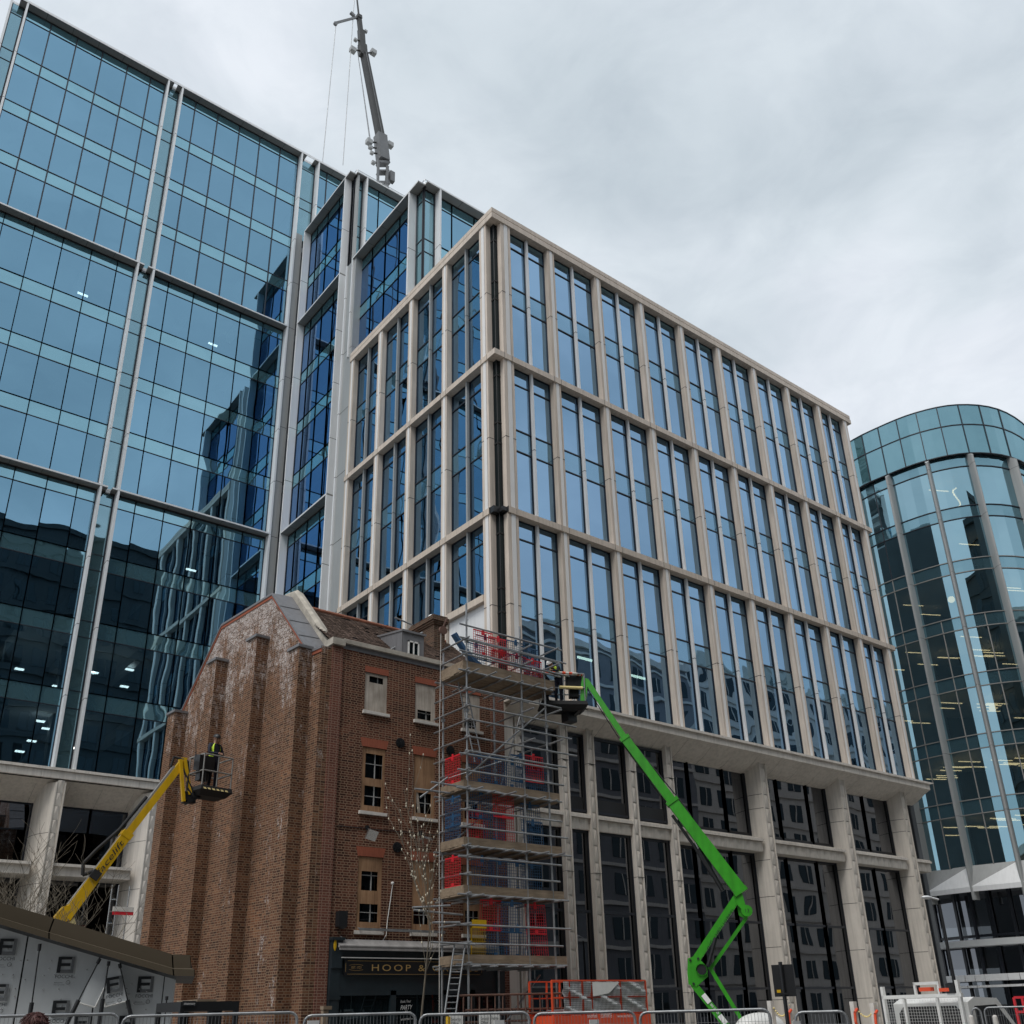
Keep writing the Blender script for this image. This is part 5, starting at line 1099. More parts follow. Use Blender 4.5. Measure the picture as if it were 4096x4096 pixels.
# red platform lift parked right of the scaffold
RL = thing('platform_lift', (20.8, 22, 0), 'red caged platform lift wrapped in grey mesh at the foot of the small stone columns', 'platform lift')
rx0, rx1, rz0, rz1 = 18.6, 22.32, 1.58, 2.47; m = MB()
for y in (21.9, 23.4 if False else 22.9):
    for z in (rz0, 2.02, rz1): m.bar((rx0, y, z), (rx1, y, z), .035, .035)
    for x in (rx0, 19.25, 19.75, 20.1, 21.25, rx1): m.bar((x, y, rz0-.35), (x, y, rz1), .045, .045)
for z in (2.02, rz1): m.bar((rx1, 21.9, z), (rx1, 22.9, z), .035, .035)
m.build('guard_rail', M['orange'], RL)
m = MB(); m.box(rx0, rx1+.08, 21.85, 22.95, 1.22, 1.55); m.build('platform_floor', M['orange'], RL)
m = MB(); m.box(rx0+.4, rx1-.3, 21.95, 22.85, .1, 1.2); m.build('chassis', M['rust'], RL)
for x in (19.4, 21.8):
    m = MB(); m.tube((x, 21.9, .0), (x, 22.15, .0), .42, 16); m.build('wheel', M['tyre'], RL)
m = MB(); 
text(m, 'snorkel', .16, at(2350, 4071, 21.84), (1, 0, 0), (0, 0, 1), fitw=.36); text(m, 'S3970RTE', .16, at(2405, 4071, 21.84), (1, 0, 0), (0, 0, 1), fitw=.42); text(m, 'www.snorkel.com', .12, at(2470, 4070, 21.84), (1, 0, 0), (0, 0, 1), fitw=.72); m.build('lettering', M['whiteprint'], RL)
m = MB(); NX, NZ = 62, 16
for i in range(NX+1): x = 19.0+(22.28-19.0)*i/NX; m.box(x-.003, x+.003, 21.868, 21.874, rz0+.02, rz1-.03)
for j in range(NZ+1): z = rz0+.02+(rz1-rz0-.05)*j/NZ; m.box(19.0, 22.28, 21.868, 21.874, z-.003, z+.003)
m.build('debris_mesh', M['blackm'], RL, recalc=False)
m = MB(); vs = []; nx, nz = 40, 10
for j in range(nz+1):
    for i in range(nx+1): x = 19.02+3.26*i/nx; vs.append((x, 21.90+.03*math.sin(x*7+j)+.02*math.sin(j*2.1+i*.7), rz0+.02+(rz1-rz0-.05)*j/nz))
m.add(vs, [(j*(nx+1)+i, j*(nx+1)+i+1, (j+1)*(nx+1)+i+1, (j+1)*(nx+1)+i) for j in range(nz) for i in range(nx)], 0, True); m.build('plastic_sheet', M['plast'], RL, recalc=False)
m = MB(); m.prism([(20.12, 21.86, 2.42), (21.2, 21.86, 2.42), (20.75, 21.86, 2.12), (20.12, 21.86, 2.04)], (0, .004, 0)); m.build('white_flap', M['white'], RL)

# ================================================================== roof crane
CR = thing('roof_crane', (27.2, 49, 57.6), 'grey telescopic crane with floodlight boxes on the tower roof', 'crane')
def cq(px, py, dy=0): return at(px, py, 49+dy)
m = MB()
for s in (-.3, .3):
    m.bar(cq(1512, 735, s), cq(1508, 800, s), .16, .14, up=(0,1,0)); m.bar(cq(1550, 665, s), cq(1545, 735, s), .2, .16, up=(0,1,0)); m.bar(cq(1545, 730, s), cq(1528, 800, s), .15, .14, up=(0,1,0)); m.bar(cq(1545, 730, s), cq(1565, 800, s), .18, .14, up=(0,1,0)); m.bar(cq(1513, 640, s), cq(1511, 740, s), .18, .14, up=(0,1,0))
m.bar(cq(1508, 738), cq(1552, 738), .25, .6, up=(0,1,0)); m.bar(cq(1512, 655), cq(1552, 655), .2, .6, up=(0,1,0)); m.bar(cq(1512, 690), cq(1550, 690), .12, .6, up=(0,1,0)); m.build('mast', M['crane'], CR)
m = MB(); m.box(cq(1480, 800).x, cq(1600, 800).x+.5, 48.2, 50.6, 57.6, 60.6); m.build('base', M['crane'], CR)
m = MB(); m.bar(cq(1567, 690), cq(1566, 728), .4, .35, up=(0,1,0)); m.build('counterweight', M['crane'], CR)
m = MB(); B0, B1, B2, B3 = cq(1532, 645), cq(1521, 545), cq(1456, 215), cq(1436, 70)
m.bar(B0, B1, .82, .8, up=(0,1,0)); m.build('boom_foot', M['crane'], CR)
m = MB(); m.bar(B1, B2, .60, .5, up=(0,1,0), w2=.5); m.build('boom_section', M['crane_dk'], CR)
m = MB(); d = (B2-B1).normalized(); m.bar(B1+V3((.02, -.27, 0)), B2+V3((.02, -.27, 0)), .06, .05, up=(0,1,0)); m.bar(B1+V3((.36, 0, 0)), B2+V3((.30, 0, 0)), .06, .3, up=(0,1,0)); m.build('boom_rail', M['crane'], CR)
m = MB(); m.bar(cq(1453, 225), cq(1449, 180), .62, .5, up=(0,1,0)); m.bar(cq(1448, 182), cq(1444, 122), .5, .4, up=(0,1,0)); m.bar(cq(1443, 130), B3, .34, .3, up=(0,1,0)); m.bar(B3+V3((-.2,0,0)), B3+V3((.2,0,.05)), .35, .4, up=(0,1,0)); m.bar(B3, cq(1422, -60), .12, .12, up=(0,1,0), w2=.06); m.build('boom_head', M['crane_dk'], CR)
m = MB(); j = cq(1432, 68); e = cq(1342, 92); m.bar(j, e, .15, .15, up=(0,1,0)); m.bar(cq(1418, 66), cq(1402, 50), .28, .2, up=(0,1,0)); m.tube(e+V3((0, -.1, -.1)), e+V3((0, .1, -.1)), .16, 12); m.build('jib', M['crane'], CR)
m = MB()
for a, b in (((1343, 108), (1290, 650)), ((1420, -40), (1372, 660)), ((1433, 225), (1482, 560)), ((1428, 190), (1478, 555))): m.tube(cq(*a), cq(*b), .03, 5)
m.build('hoist_rope', M['steel'], CR)
for px, py, ex, w in ((1411, 200, 1438, .46), (1493, 210, 1468, .46), (1476, 568, 1505, .46), (1560, 580, 1535, .46), (1463, 126, 1450, .24), (1422, 160, 1436, .26), (1482, 590, 1505, .30), (1487, 612, 1508, .26), (1493, 651, 1512, .28)):
    c = cq(px, py); o = MB(); h = w*.45; o.obox(c, (w/2, 0, 0), (0, h, 0), (0, 0, h)); o = o.build('floodlight', M['metal_g'], CR); q = MB(); q.tube(c, cq(ex, py+2), .07, 8); q.build('bracket', M['crane_dk'], o)

# ================================================================== bronze edged pavilion wrapped in printed membrane
PV = thing('pavilion', (4.7, 19.5, 0), 'low pavilion with sloping bronze roof edge and wrapped white panels at the lower left', 'pavilion')
def pd(px, py, D=20.0): return atd(px, py, D)
m = MB(); top = [pd(-260, 3535), pd(217, 3672), pd(689, 3817), pd(762, 3820)]; mid = [pd(-260, 3590), pd(196, 3729), pd(692, 3872), pd(766, 3873)]; lip = [pd(-260, 3592, 19.8), pd(196, 3731, 19.8), pd(692, 3875, 19.8), pd(779, 3877, 19.8)]; bot = [pd(-260, 3620, 19.8), pd(196, 3756, 19.8), pd(695, 3903, 19.8), pd(779, 3905, 19.8)]
back = V3((.9, 2.6, 0))
for i in range(3):
    g = (top[i+1]-top[i]).normalized()*.012
    m.add([top[i]+g, top[i+1]-g, mid[i+1]-g, mid[i]+g], [(0,1,2,3)]); m.add([lip[i]+g, lip[i+1]-g, bot[i+1]-g, bot[i]+g], [(0,1,2,3)]); m.add([mid[i], mid[i+1], lip[i+1], lip[i]], [(0,1,2,3)])
    m.add([top[i]+V3((0,0,-.01)), top[i+1]+V3((0,0,-.01)), top[i+1]+back, top[i]+back], [(0,1,2,3)])
m.add([top[3], mid[3], mid[3]+back, top[3]+back], [(0,1,2,3)]); m.add([lip[3], bot[3], bot[3]+back, lip[3]+back], [(0,1,2,3)]); m.build('roof_fascia', M['bronze'], PV, recalc=False)
m = MB()
for i in range(3): m.add([bot[i], bot[i+1], bot[i+1]+back*.5+V3((0,0,-.08)), bot[i]+back*.5+V3((0,0,-.08))], [(0,1,2,3)]); m.add([top[i]+back*.16, top[i+1]+back*.16, bot[i+1]+back*.16, bot[i]+back*.16], [(0,1,2,3)])
m.build('roof_soffit', M['blackm'], PV, recalc=False)
WD = 20.35
pan = [-150, 25, 133, 218, 384, 520, 660, 701]
def wz(px): return 3600+18+px*.295+120
pxs = [(-150, 118), (124, 402), (408, 660), (664, 701)]
for a, b in pxs:
    m = MB(); n_ = 8; vs = []
    for i in range(n_+1):
        px = a+(b-a)*i/n_; t_ = pd(px, 3650+px*.34+(18 if px < 100 else 0), WD); vs.append((t_, V3((t_.x, t_.y, -1.0))))
    for (p, q), (r_, s) in zip(vs, vs[1:]): m.add([q, s, r_, p], [(0,1,2,3)])
    m.build('wrapped_panel', M['membrane'], PV, recalc=False)
def F_logo(px, py, D, w, tilt=0.0, small=True):
    o = pd(px, py, D); xd = V3((.968, -.25, 0)); yd = V3((0, 0, 1))
    if tilt: c, s = math.cos(tilt), math.sin(tilt); xd, yd = xd*c+yd*s, yd*c-xd*s
    P_ = lambda u, v: o+xd*(u*w)+yd*(v*w)
    q = lambda mb, u0, u1, v0, v1: mb.quad(P_(u0, v0), P_(u1, v0), P_(u1, v1), P_(u0, v1))
    m = MB(); q(m, 0, .22, 0, 1.0); q(m, .22, .82, .82, 1.0); q(m, .22, .78, .42, .6); text(m, 'FOCCHI', .30*w, P_(-.05, -.32), xd, yd, fitw=1.05*w)
    text(m, 'Alluminio', .10*w, P_(-.05, -.62), xd, yd, fitw=.5*w); text(m, 'Serramenti', .08*w, P_(-.05, -.74), xd, yd, fitw=.62*w)
    for k in range(10): a = 2*PI*k/10; b = 2*PI*(k+1)/10; m.bar(P_(.78+.12*math.cos(a), -.58+.12*math.sin(a)), P_(.78+.12*math.cos(b), -.58+.12*math.sin(b)), .006, .006)
    m.build('printed_logo', M['print'], PV, recalc=False)
    m = MB(); q(m, .82, 1.0, 0, 1.0); q(m, .22, .82, 0, .2); m.build('printed_logo_shade', M['printg'], PV, recalc=False)
LW = .28
for px, py, w in ((225, 3892, LW), (546, 3970, LW), (-10, 3820, LW), (-45, 4005, LW), (203, 4070, LW), (470, 4130, LW), (290, 4125, LW)): F_logo(px, py, WD-.03, w)
m = MB(); sh = [pd(*p, WD-.25) for p in ((405, 3835), (430, 3838), (418, 3945), (382, 4030), (320, 4010), (345, 3950))]; m.add(sh, [tuple(range(6))]); m.build('loose_sheet', M['membrane'], PV, recalc=False)
m = MB(); sh = [pd(*p, WD-.28) for p in ((436, 3840), (478, 3850), (512, 4002), (420, 4028), (414, 3985), (428, 3900))]; m.add(sh, [tuple(range(6))]); m.build('loose_sheet', M['membrane'], PV, recalc=False)
m = MB()
for pts in (((318, 4012), (380, 4030), (418, 3950)), ((413, 3985), (421, 4028), (512, 4003))): m.path([pd(*p, WD-.30) for p in pts], .016, 5)
m.build('taped_edge', M['white'], PV)
F_logo(427, 3975, WD-.32, LW*.95, .18)
for (a, b, c_) in (((160, 3775), (128, 4010), (112, 4100)), ((400, 3835), (315, 4000), (260, 4110)), ((436, 3845), (412, 3995), (395, 4110)), ((478, 3855), (510, 4000), (535, 4110)), ((668, 3985), (656, 4110), (650, 4130))):
    m = MB(); m.tube(pd(*a, 19.9), pd(*b, 19.9), .012, 6); m.tube(pd(*b, 19.9), pd(*c_, 19.9), .038, 8); m.tube(pd(a[0], a[1], 19.9), pd(a[0]+(b[0]-a[0])*.12, a[1]+(b[1]-a[1])*.12, 19.9), .03, 8); m.build('tension_strut', M['blackm'], PV)
m = MB()
for i in range(46): px = random.uniform(0, 640); py = random.uniform(3780+px*.25, 4040); c = pd(px, py, WD-.02); m.ell(tuple(c), .012, n=6, m=4)
m.build('fixing_washer', M['chrome'], PV)['kind'] = 'stuff'
m = MB(); q_ = [pd(px, 3640+px*.3, WD+.12) for px in (-200, 100, 400, 700)]
for p, q in zip(q_, q_[1:]): m.add([V3((p.x, p.y, -1)), V3((q.x, q.y, -1)), q, p], [(0,1,2,3)])
m.build('backing_wall', M['print'], PV, recalc=False)
m = MB(); a, b = pd(705, 3905, 20.45), pd(-300, 3700, 20.2)
m.add([V3((a.x, a.y, -1)), V3((a.x+.9, a.y+5.5, -1)), V3((a.x+.9, a.y+5.5, 2.4)), V3((a.x, a.y, 2.45))], [(0,1,2,3)]); m.build('side_wall', M['membrane'], PV, recalc=False)

# black glazed kiosk
KK = pd(820, 4096, 17.5); KX = KK.x; KY = KK.y
k0, k1 = pd(690, 4000, 17.4), pd(958, 4004, 17.4); kx0, kx1 = k0.x, k1.x; ky = k1.y; kz = k1.z
KO = thing('black_kiosk', (kx0, ky, -.4), 'small black framed glazed kiosk in front of the brick gable', 'kiosk')
m = MB(); dp = 1.1
m.box(kx0, kx1, ky, ky+dp, kz-.14, kz); m.box(kx0+.3, kx1-.35, ky+.1, ky+dp-.1, kz, kz+.035, 1)
for x in (kx0+.0, kx0+.62*(kx1-kx0)*.78, kx1-.07):
    for y in (ky, ky+dp-.07): m.box(x, x+.07, y, y+.07, -.4, kz-.14)
mx = kx0+.49*(kx1-kx0); m.box(mx, mx+.22, ky+.01, ky+.08, -.4, kz-.14)
for z in (kz-.5, 1.0): m.box(kx0, kx1, ky+.01, ky+.05, z, z+.06); m.box(kx0+.01, kx0+.05, ky, ky+dp, z, z+.06)
m.build('kiosk_frame', [M['blackm'], M['plank']], KO)
m = MB(); m.box(kx0+.07, kx1-.07, ky+.6, ky+.62, -.3, kz-.9); m.build('lower_panel', M['lead'], KO)
m = MB(); s0 = k0+V3((.02, -.02, -.10)); m.box(s0.x, s0.x+.22, ky-.02, ky-.005, s0.z+.0, s0.z+.075); sgn = m.build('name_plate', M['print'], KO); m = MB(); text(m, 'infosanctuary', .05, (s0.x+.02, ky-.024, s0.z+.02), (1,0,0), (0,0,1), fitw=.18); m.build('lettering', M['whiteprint'], sgn)

# ================================================================== temporary fences
def fence(p0, p1, zt, label):
    p0, p1 = V3((p0[0], p0[1], 0)), V3((p1[0], p1[1], 0)); d = p1-p0; Ln = d.length; d.normalize(); r = .10; g = zt-2.0
    T = thing('mesh_fence', (p0.x, p0.y, g), label, 'temporary fence', 'temporary mesh fence panels along the pavement')
    q = lambda s, z: V3((p0.x+d.x*s, p0.y+d.y*s, z))
    pts = [q(.02, g), q(.02, zt-r)]+[q(.02+r-r*math.cos(a), zt-r+r*math.sin(a)) for a in (PI/6, PI/3, PI/2)]+[q(Ln-.02-r+r*math.sin(a), zt-r+r*math.cos(a)) for a in (0, PI/6, PI/3, PI/2)]+[q(Ln-.02, g)]
    m = MB(); m.path(pts, .019, 8); m.tube(q(.02, g+.15), q(Ln-.02, g+.15), .016, 6); m.build('fence_frame', M['steel'], T)
    m = MB(); n_ = int(Ln/.045)
    for i in range(1, n_): m.bar(q(Ln*i/n_, g+.15), q(Ln*i/n_, zt-.01), .0035, .0035)
    for z in (.4, .9, 1.4, 1.85): m.bar(q(.02, g+z), q(Ln-.02, g+z), .004, .004)
    m.build('fence_mesh', M['steel'], T, recalc=False)
    for s in (.0, Ln): m = MB(); c = q(s, g); m.box(c.x-.3, c.x+.3, c.y-.12, c.y+.12, g-.02, g+.12); m.build('foot_block', M['rubber'], T)
DF = 14.5
def fpt(px, py, D=DF): c = atd(px, py, D); return c
specs = [(-260, 480, 4071, 'before the wrapped pavilion'), (486, 1195, 4066, 'before the black kiosk and gable'), (1212, 1668, 4063, 'before the pub doorway'), (1674, 2122, 4060, 'before the scaffold foot'), (2130, 2545, 4055, 'before the red platform lift'), (2552, 3085, 4050, 'before the green boom lift'), (3092, 3168, 4052, 'gap piece between the white posts'), (3172, 3392, 4050, 'left of the flatbed truck')]
for a, b, py, w in specs:
    if b-a < 100: continue
    p, q = fpt(a, py), fpt(b, py-.0105*(b-a)*0); fence((p.x, p.y), (q.x, q.y), p.z, 'grey round-cornered mesh fence panel '+w)
p, q = atd(3880, 4033, 24), atd(3925, 4033, 24); fence((p.x, p.y), (q.x, q.y), p.z, 'narrow fence panel right of the truck cab')
p, q = atd(3930, 4031, 24), atd(4150, 4024, 24); fence((p.x, p.y), (q.x, q.y), p.z, 'grey mesh fence panel at the right edge of the view')
for px, py, s in ((1245, 4092, 'Site'), (2370, 4088, 'Hire'), (3180, 4094, 'Hire'), (1990, 4090, 'Hire')):
    c = atd(px, py, DF-.05); m = MB(); m.box(c.x-.06, c.x+.12, c.y-.006, c.y, c.z-.1, c.z+.03); tag(m.build('fence_label', M['whiteprint']), 'small white label tied to the fence %s' % {1245: 'below the brick gable corner', 2370: 'below the red platform lift', 3180: 'beside the white truck posts', 1990: 'under the scaffold notice boards'}[px], 'label')
m = MB(); c = atd(1302, 4030, 15.5); m.box(c.x-.05, c.x+.03, c.y-.04, c.y+.04, -.3, c.z); m.box(c.x-.06, c.x+.08, c.y-.05, c.y+.05, c.z-.03, c.z+.02); tag(m.build('timber_post', M['plank']), 'pale timber post standing at the foot of the red brick pilaster', 'post')
m = MB(); c = atd(1788, 4066, 15.2); m.box(c.x, c.x+.04, c.y-.03, c.y+.03, -.3, c.z); tag(m.build('marker_post', M['yellow']), 'thin yellow post left of the security notice', 'post')

# passer-by whose head just shows
c = atd(145, 4072, 11.0); person((c.x, c.y, c.z-1.75), .4, STAND, 'passer-by with dark red hair at the lower left corner', hair='hair', top='navy')

# ================================================================== flatbed truck
TD = 25.0
def tq(px, py, D=TD): return atd(px, py, D)
t0, t1 = tq(3530, 3985), tq(3832, 3985); ax = V3((t1.x-t0.x, t1.y-t0.y, 0)); wdt = ax.length; ax.normalize(); fwd = V3((-ax.y, ax.x, 0)); 
fwd = (fwd+ax*.75).normalized(); side = V3((fwd.y, -fwd.x, 0)); zt = t0.z; g = zt-2.35; o = V3((t0.x, t0.y, 0))
TK = thing('flatbed_truck', (o.x, o.y, g), 'white flatbed truck seen from behind with a wire mesh headboard', 'truck')
Tq = lambda u, v, z: o+side*u+fwd*v+V3((0, 0, g+z))
W2 = 2.0
m = MB()
def tb(mb, u0, u1, v0, v1, z0, z1, mi=0): mb.obox(Tq((u0+u1)/2, (v0+v1)/2, (z0+z1)/2), side*((u1-u0)/2), fwd*((v1-v0)/2), (0, 0, (z1-z0)/2), mi)
prof_ = [(.25, .8), (.25, 2.18), (.5, 2.28), (1.3, 2.25), (2.05, 1.45), (2.6, 1.2), (2.75, .5), (.4, .5)]
m.prism([Tq(.06, v, z) for v, z in prof_], side*1.9); cab = m.build('cab', M['white'], TK)
m = MB(); cz = [(.34, 1.2), (.20, 1.42), (.20, 1.98), (.34, 2.12), (1.66, 2.12), (1.80, 1.98), (1.80, 1.42), (1.66, 1.2)]
m.prism([Tq(u, .245, z) for u, z in cz], -fwd*.015); m.build('rear_window', M['blackm'], cab); m = MB(); m.prism([Tq(1.965, v, z) for v, z in ((.45, 1.35), (.45, 2.1), (1.22, 2.12), (1.95, 1.4))], side*.01); m.build('side_window', M['blackm'], cab)
m = MB(); tb(m, -.05, 2.0, .02, .10, 2.28, 2.36); tb(m, -.05, .02, .02, .10, .8, 2.55); tb(m, 1.9, 1.97, .02, .10, .8, 2.62); tb(m, .5, .56, .02, .08, .9, 2.3); tb(m, 1.35, 1.41, .02, .08, .9, 2.3)
tb(m, .85, 1.5, .02, .07, 2.55, 2.61); tb(m, .85, .90, .02, .07, 2.36, 2.6); tb(m, 1.45, 1.5, .02, .07, 2.36, 2.6); m.build('headboard_frame', M['white'], TK)
m = MB(); 
for i in range(30): u = 2.0*i/29; m.bar(Tq(u, .01, .9), Tq(u, .01, 2.3), .004, .004)
for i in range(24): z = .9+1.4*i/23; m.bar(Tq(0, .01, z), Tq(2.0, .01, z), .004, .004)
m.build('headboard_mesh', M['white'], TK, recalc=False)
m = MB(); tb(m, 1.68, 1.88, .0, .1, 2.36, 2.56); m.build('work_lamp', M['blackm'], TK)
m = MB(); tb(m, 1.0, 1.3, .0, .12, 2.42, 2.5); tb(m, 1.5, 1.75, .0, .1, 2.4, 2.47); m.build('lamp_bar', M['orange'], TK)
m = MB(); tb(m, -.1, 2.1, -3.6, .0, .75, .95); tb(m, -.1, -.05, -3.6, .0, .95, 1.3); tb(m, 2.05, 2.1, -3.6, .0, .95, 1.3); m.build('flat_bed', M['sill'], TK)
for u in (.1, 1.9):
    for v in (-2.4, 1.7): m = MB(); m.tube(Tq(u-.12, v, .36), Tq(u+.12, v, .36), .36, 16); m.build('wheel', M['tyre'], TK)
def post_pair(px0, px1, py, D, label):
    T = thing('post_pair', tq(px0, 4096, D), label, 'post', 'white post pairs linked by chain'); a, b = tq(px0, py, D), tq(px1, py+6, D)
    for p in (a, b): m = MB(); m.box(p.x-.07, p.x+.05, p.y-.05, p.y+.05, -.6, p.z); m.build('post', M['sill'], T)
    m = MB(); pts = [a+(b-a)*t+V3((0, -.05, -.12-.22*(1-(2*t-1)**2)+t*.1)) for t in [i/12 for i in range(13)]]
    for i, (p, q) in enumerate(zip(pts, pts[1:])): m.ell(tuple((p+q)/2), .028, .02, .02, 6, 4)
    m.build('chain', M['foam'], T)
    for p, s in ((b, -1), (a, 1)):
        if p is a and px0 < 3200: continue
        m = MB(); m.path([p+V3((.0, -.07, -.15)), p+V3((-.10, -.07, -.22)), p+V3((-.12, -.07, -.42)), p+V3((-.03, -.07, -.55))], .03, 7); m.build('orange_strap', M['orange'], T)
post_pair(3082, 3150, 4003, 23, 'pair of rusty white posts with a chain, before the big stone column')
post_pair(3412, 3492, 4006, 23.5, 'pair of white posts with orange straps against the back of the truck')

# signal backboard, lamp post, barriers
T = thing('traffic_signal', atd(3125, 4096, 17), 'black rectangular traffic signal seen from behind', 'traffic signal'); T.location.z = -.5
cc = atd(3135, 3922, 17); hz = V3((cc.y, -cc.x, 0)).normalized(); dv = V3((hz.y, -hz.x, 0)); hz2 = (atd(3178, 3922, 17)-atd(3092, 3922, 17)).length/2; hv = (atd(3135, 3860, 17).z-atd(3135, 3988, 17).z)/2
m = MB(); m.obox(cc, hz*hz2, dv*.025, (0, 0, hv)); m.build('backboard', M['blackm'], T)
m = MB(); pp = cc+dv*.06-hz*.02; m.tube((pp.x, pp.y, -.5), (pp.x, pp.y, cc.z+hv+.04), .032, 10); m.obox(pp+V3((0,0,-hv+.04)), hz*.06, dv*.045, (0, 0, .012)); m.build('pole', M['blackm'], T)
m = MB(); m.obox(cc+dv*.027-hz*(hz2-.07)+V3((0,0,-hv+.08)), hz*.03, dv*.004, (0, 0, .022)); m.build('yellow_label', M['yellow'], T)
T.location.x, T.location.y = T.location.x, T.location.y
T = thing('street_lamp', atd(3850, 4096, 36), 'thin black street lamp post before the lower curved building', 'street lamp'); T.location.z = -.8
lt = atd(3775, 3612, 36); m = MB(); m.tube((T.location.x, T.location.y, -.8), (T.location.x, T.location.y, atd(3850, 3612, 36).z), .07, 10, r2=.045); m.build('pole', M['blackm'], T)
m = MB(); z = atd(3790, 3602, 36).z; x, y = T.location.x, T.location.y; m.tube((x, y, z+.05), (x-.45, y+.1, z+.12), .03, 6); m.ell((x-.55, y+.1, z+.1), .26, .12, .06, 10, 6); m.build('lamp_head', M['metal_w'], T)
T = thing('red_barrier', atd(4075, 4096, 30), 'red plastic work barrier at the lower right edge', 'barrier'); a = atd(4055, 3990, 30); b = atd(4150, 3990, 30); m = MB()
for z in (a.z, a.z-.35, a.z-.75): m.bar((a.x, a.y, z), (b.x, b.y, z), .05, .06)
for t in (0, .35, .7, 1.0): c = a+(b-a)*t; m.bar((c.x, c.y, -.8), (c.x, c.y, a.z), .05, .06)
m.build('barrier_frame', M['red'], T)
for px, w in ((3885, 'nearest the truck cab'), (3980, 'nearest the red barrier')):
    c = atd(px, 4070, 23); m = MB(); m.tube((c.x, c.y, c.z-.12), (c.x, c.y, c.z), .055, 10, r2=.05); m.ell((c.x, c.y, c.z), .05, n=10, m=6); m.tube((c.x, c.y, c.z-.9), (c.x, c.y, c.z-.12), .03, 8); tag(m.build('barrier_lamp', M['sill']), 'white and pink barrier lamp %s' % w, 'barrier lamp')

# aluminium tower scaffold behind the yellow lift
T = thing('access_tower', at(470, 3850, 45.0), 'aluminium access tower with a red banner before the dark podium glass', 'access tower'); T.location.z = -.5
a, b = at(428, 3700, 45), at(500, 3700, 45); m = MB()
for x in (a.x, b.x, (a.x+b.x)/2-.1): m.tube((x, 45, -.5), (x, 45, at(450, 3540, 45).z), .03, 6)
for i in range(16):
    z = -.3+.5*i
    if z < 7: m.tube((a.x, 45, z), ((a.x+b.x)/2-.1, 45, z), .02, 5)
for z in (5.0, 6.2, 3.8): m.tube(((a.x+b.x)/2-.1, 45, z), (b.x, 45, z), .025, 5)
m.build('tower_frame', M['chrome'], T); m = MB(); q = at(450, 3645, 44.9); m.box(q.x, q.x+.9, 44.88, 44.92, q.z-.14, q.z); m.box(q.x, q.x+.9, 44.87, 44.93, q.z, q.z+.2, 1); m.build('banner', [M['red'], M['sill']], T)

# ================================================================== trees
def tree(name, base, h, label, spread, levels=4, trunk=.07, upright=.5, seed=1, buds=0, first=.3, mats=('bark', 'twig'), r0=None):
    rnd = random.Random(seed); T = thing(name, base, label, 'tree'); tr = MB(); cr_ = MB(); bd = MB()
    def grow(p, d, ln, r, lv):
        n_ = 4; pts = [p]
        for i in range(n_):
            d = (d+V3((rnd.uniform(-1,1), rnd.uniform(-1,1), rnd.uniform(-.5,1)))*(.10+.05*lv)+V3((0,0,upright*.06))).normalized(); q = pts[-1]+d*ln/n_; ra = r*(1-.75*i/n_); rb = r*(1-.75*(i+1)/n_)
            (tr if lv == 0 else cr_).tube(pts[-1], q, max(ra, .004), 6 if lv < 2 else 4, r2=max(rb, .003), caps=False); pts.append(q)
            if lv < levels and (lv > 0 or (i+1)/n_ >= first):
                for k in range((rnd.randint(2, 3) if first < .8 or lv else 4) if lv < 2 else rnd.randint(1, 3)):
                    a = rnd.uniform(0, 2*PI); sd = V3((math.cos(a), math.sin(a), rnd.uniform(.1, .6)+upright)); grow(q-(q-pts[-2])*rnd.random(), (sd*spread+d*.6).normalized(), ln*rnd.uniform(.38, .62), max(rb*.55, .005), lv+1)
            if buds and lv >= 1 and rnd.random() < buds: c = q+V3((rnd.uniform(-.03,.03),)*3); bd.ell(tuple(c), .012, .012, .024, 5, 4)
    grow(V3(base), V3((0, 0, 1)), h, trunk, 0)
    tr.build('trunk', M[mats[0]], T); cr_.build('crown', M[mats[1]], T)
    if buds: bd.build('buds', M['bud'], T)['kind'] = 'stuff'
    return T
b = atd(1702, 4096, 17.0); tree('young_tree', (b.x, b.y, -.4), 3.5, 'slender young tree with pale buds before the pub sign', .24, 2, .034, 1.0, 8, buds=.7, first=.9)
b = atd(215, 3900, 25.0); tree('bare_tree', (b.x, b.y, -.3), 3.9, 'bare leafless tree rising behind the bronze roof edge', 1.1, 3, .07, .25, 12, first=.45)
b = atd(-60, 3900, 24.0); tree('bare_tree', (b.x, b.y, -.3), 4.0, 'second bare tree cut by the left edge of the view', 1.1, 3, .07, .25, 21, first=.45)

# ================================================================== street setting
def sheet(name, x0, x1, y0, y1, dz, mat):
    m = MB(); xs = [x for x in (-1500, -5, 40, 1500) if x0 < x < x1]; xs = [x0]+xs+[x1]
    gz = lambda x: (-.2 if x < -5 else -.2-.012*(x+5) if x < 40 else -.74)+dz
    for a, b in zip(xs, xs[1:]): m.quad((a, y0, gz(a)), (b, y0, gz(b)), (b, y1, gz(b)), (a, y1, gz(a)))
    o = m.build(name, M[mat], recalc=False); o['kind'] = 'structure'; return o
sheet('ground', -1500, 1500, -1500, 1500, -.14, 'paving')
sheet('road', -200, 300, 4.5, 13.0, -.09, 'asphalt')
sheet('pavement', -200, 300, 13.0, 25.0, .0, 'paving')
sheet('near_pavement', -200, 300, -6.0, 4.5, .0, 'paving')
m = MB()
for y in (4.5, 12.88): m.box(-200, -5, y, y+.12, -.35, -.196); m.obox((17.5, y+.06, -.555), (22.5, 0, -.27), (0, .06, 0), (0, 0, .08)); m.box(40, 300, y, y+.12, -.9, -.735)
o = m.build('kerb', M['cast']); o['kind'] = 'structure'
M['dark_block'] = plain('dark_street_facade', (.035, .045, .05), .8, var=.2, scale=.3)
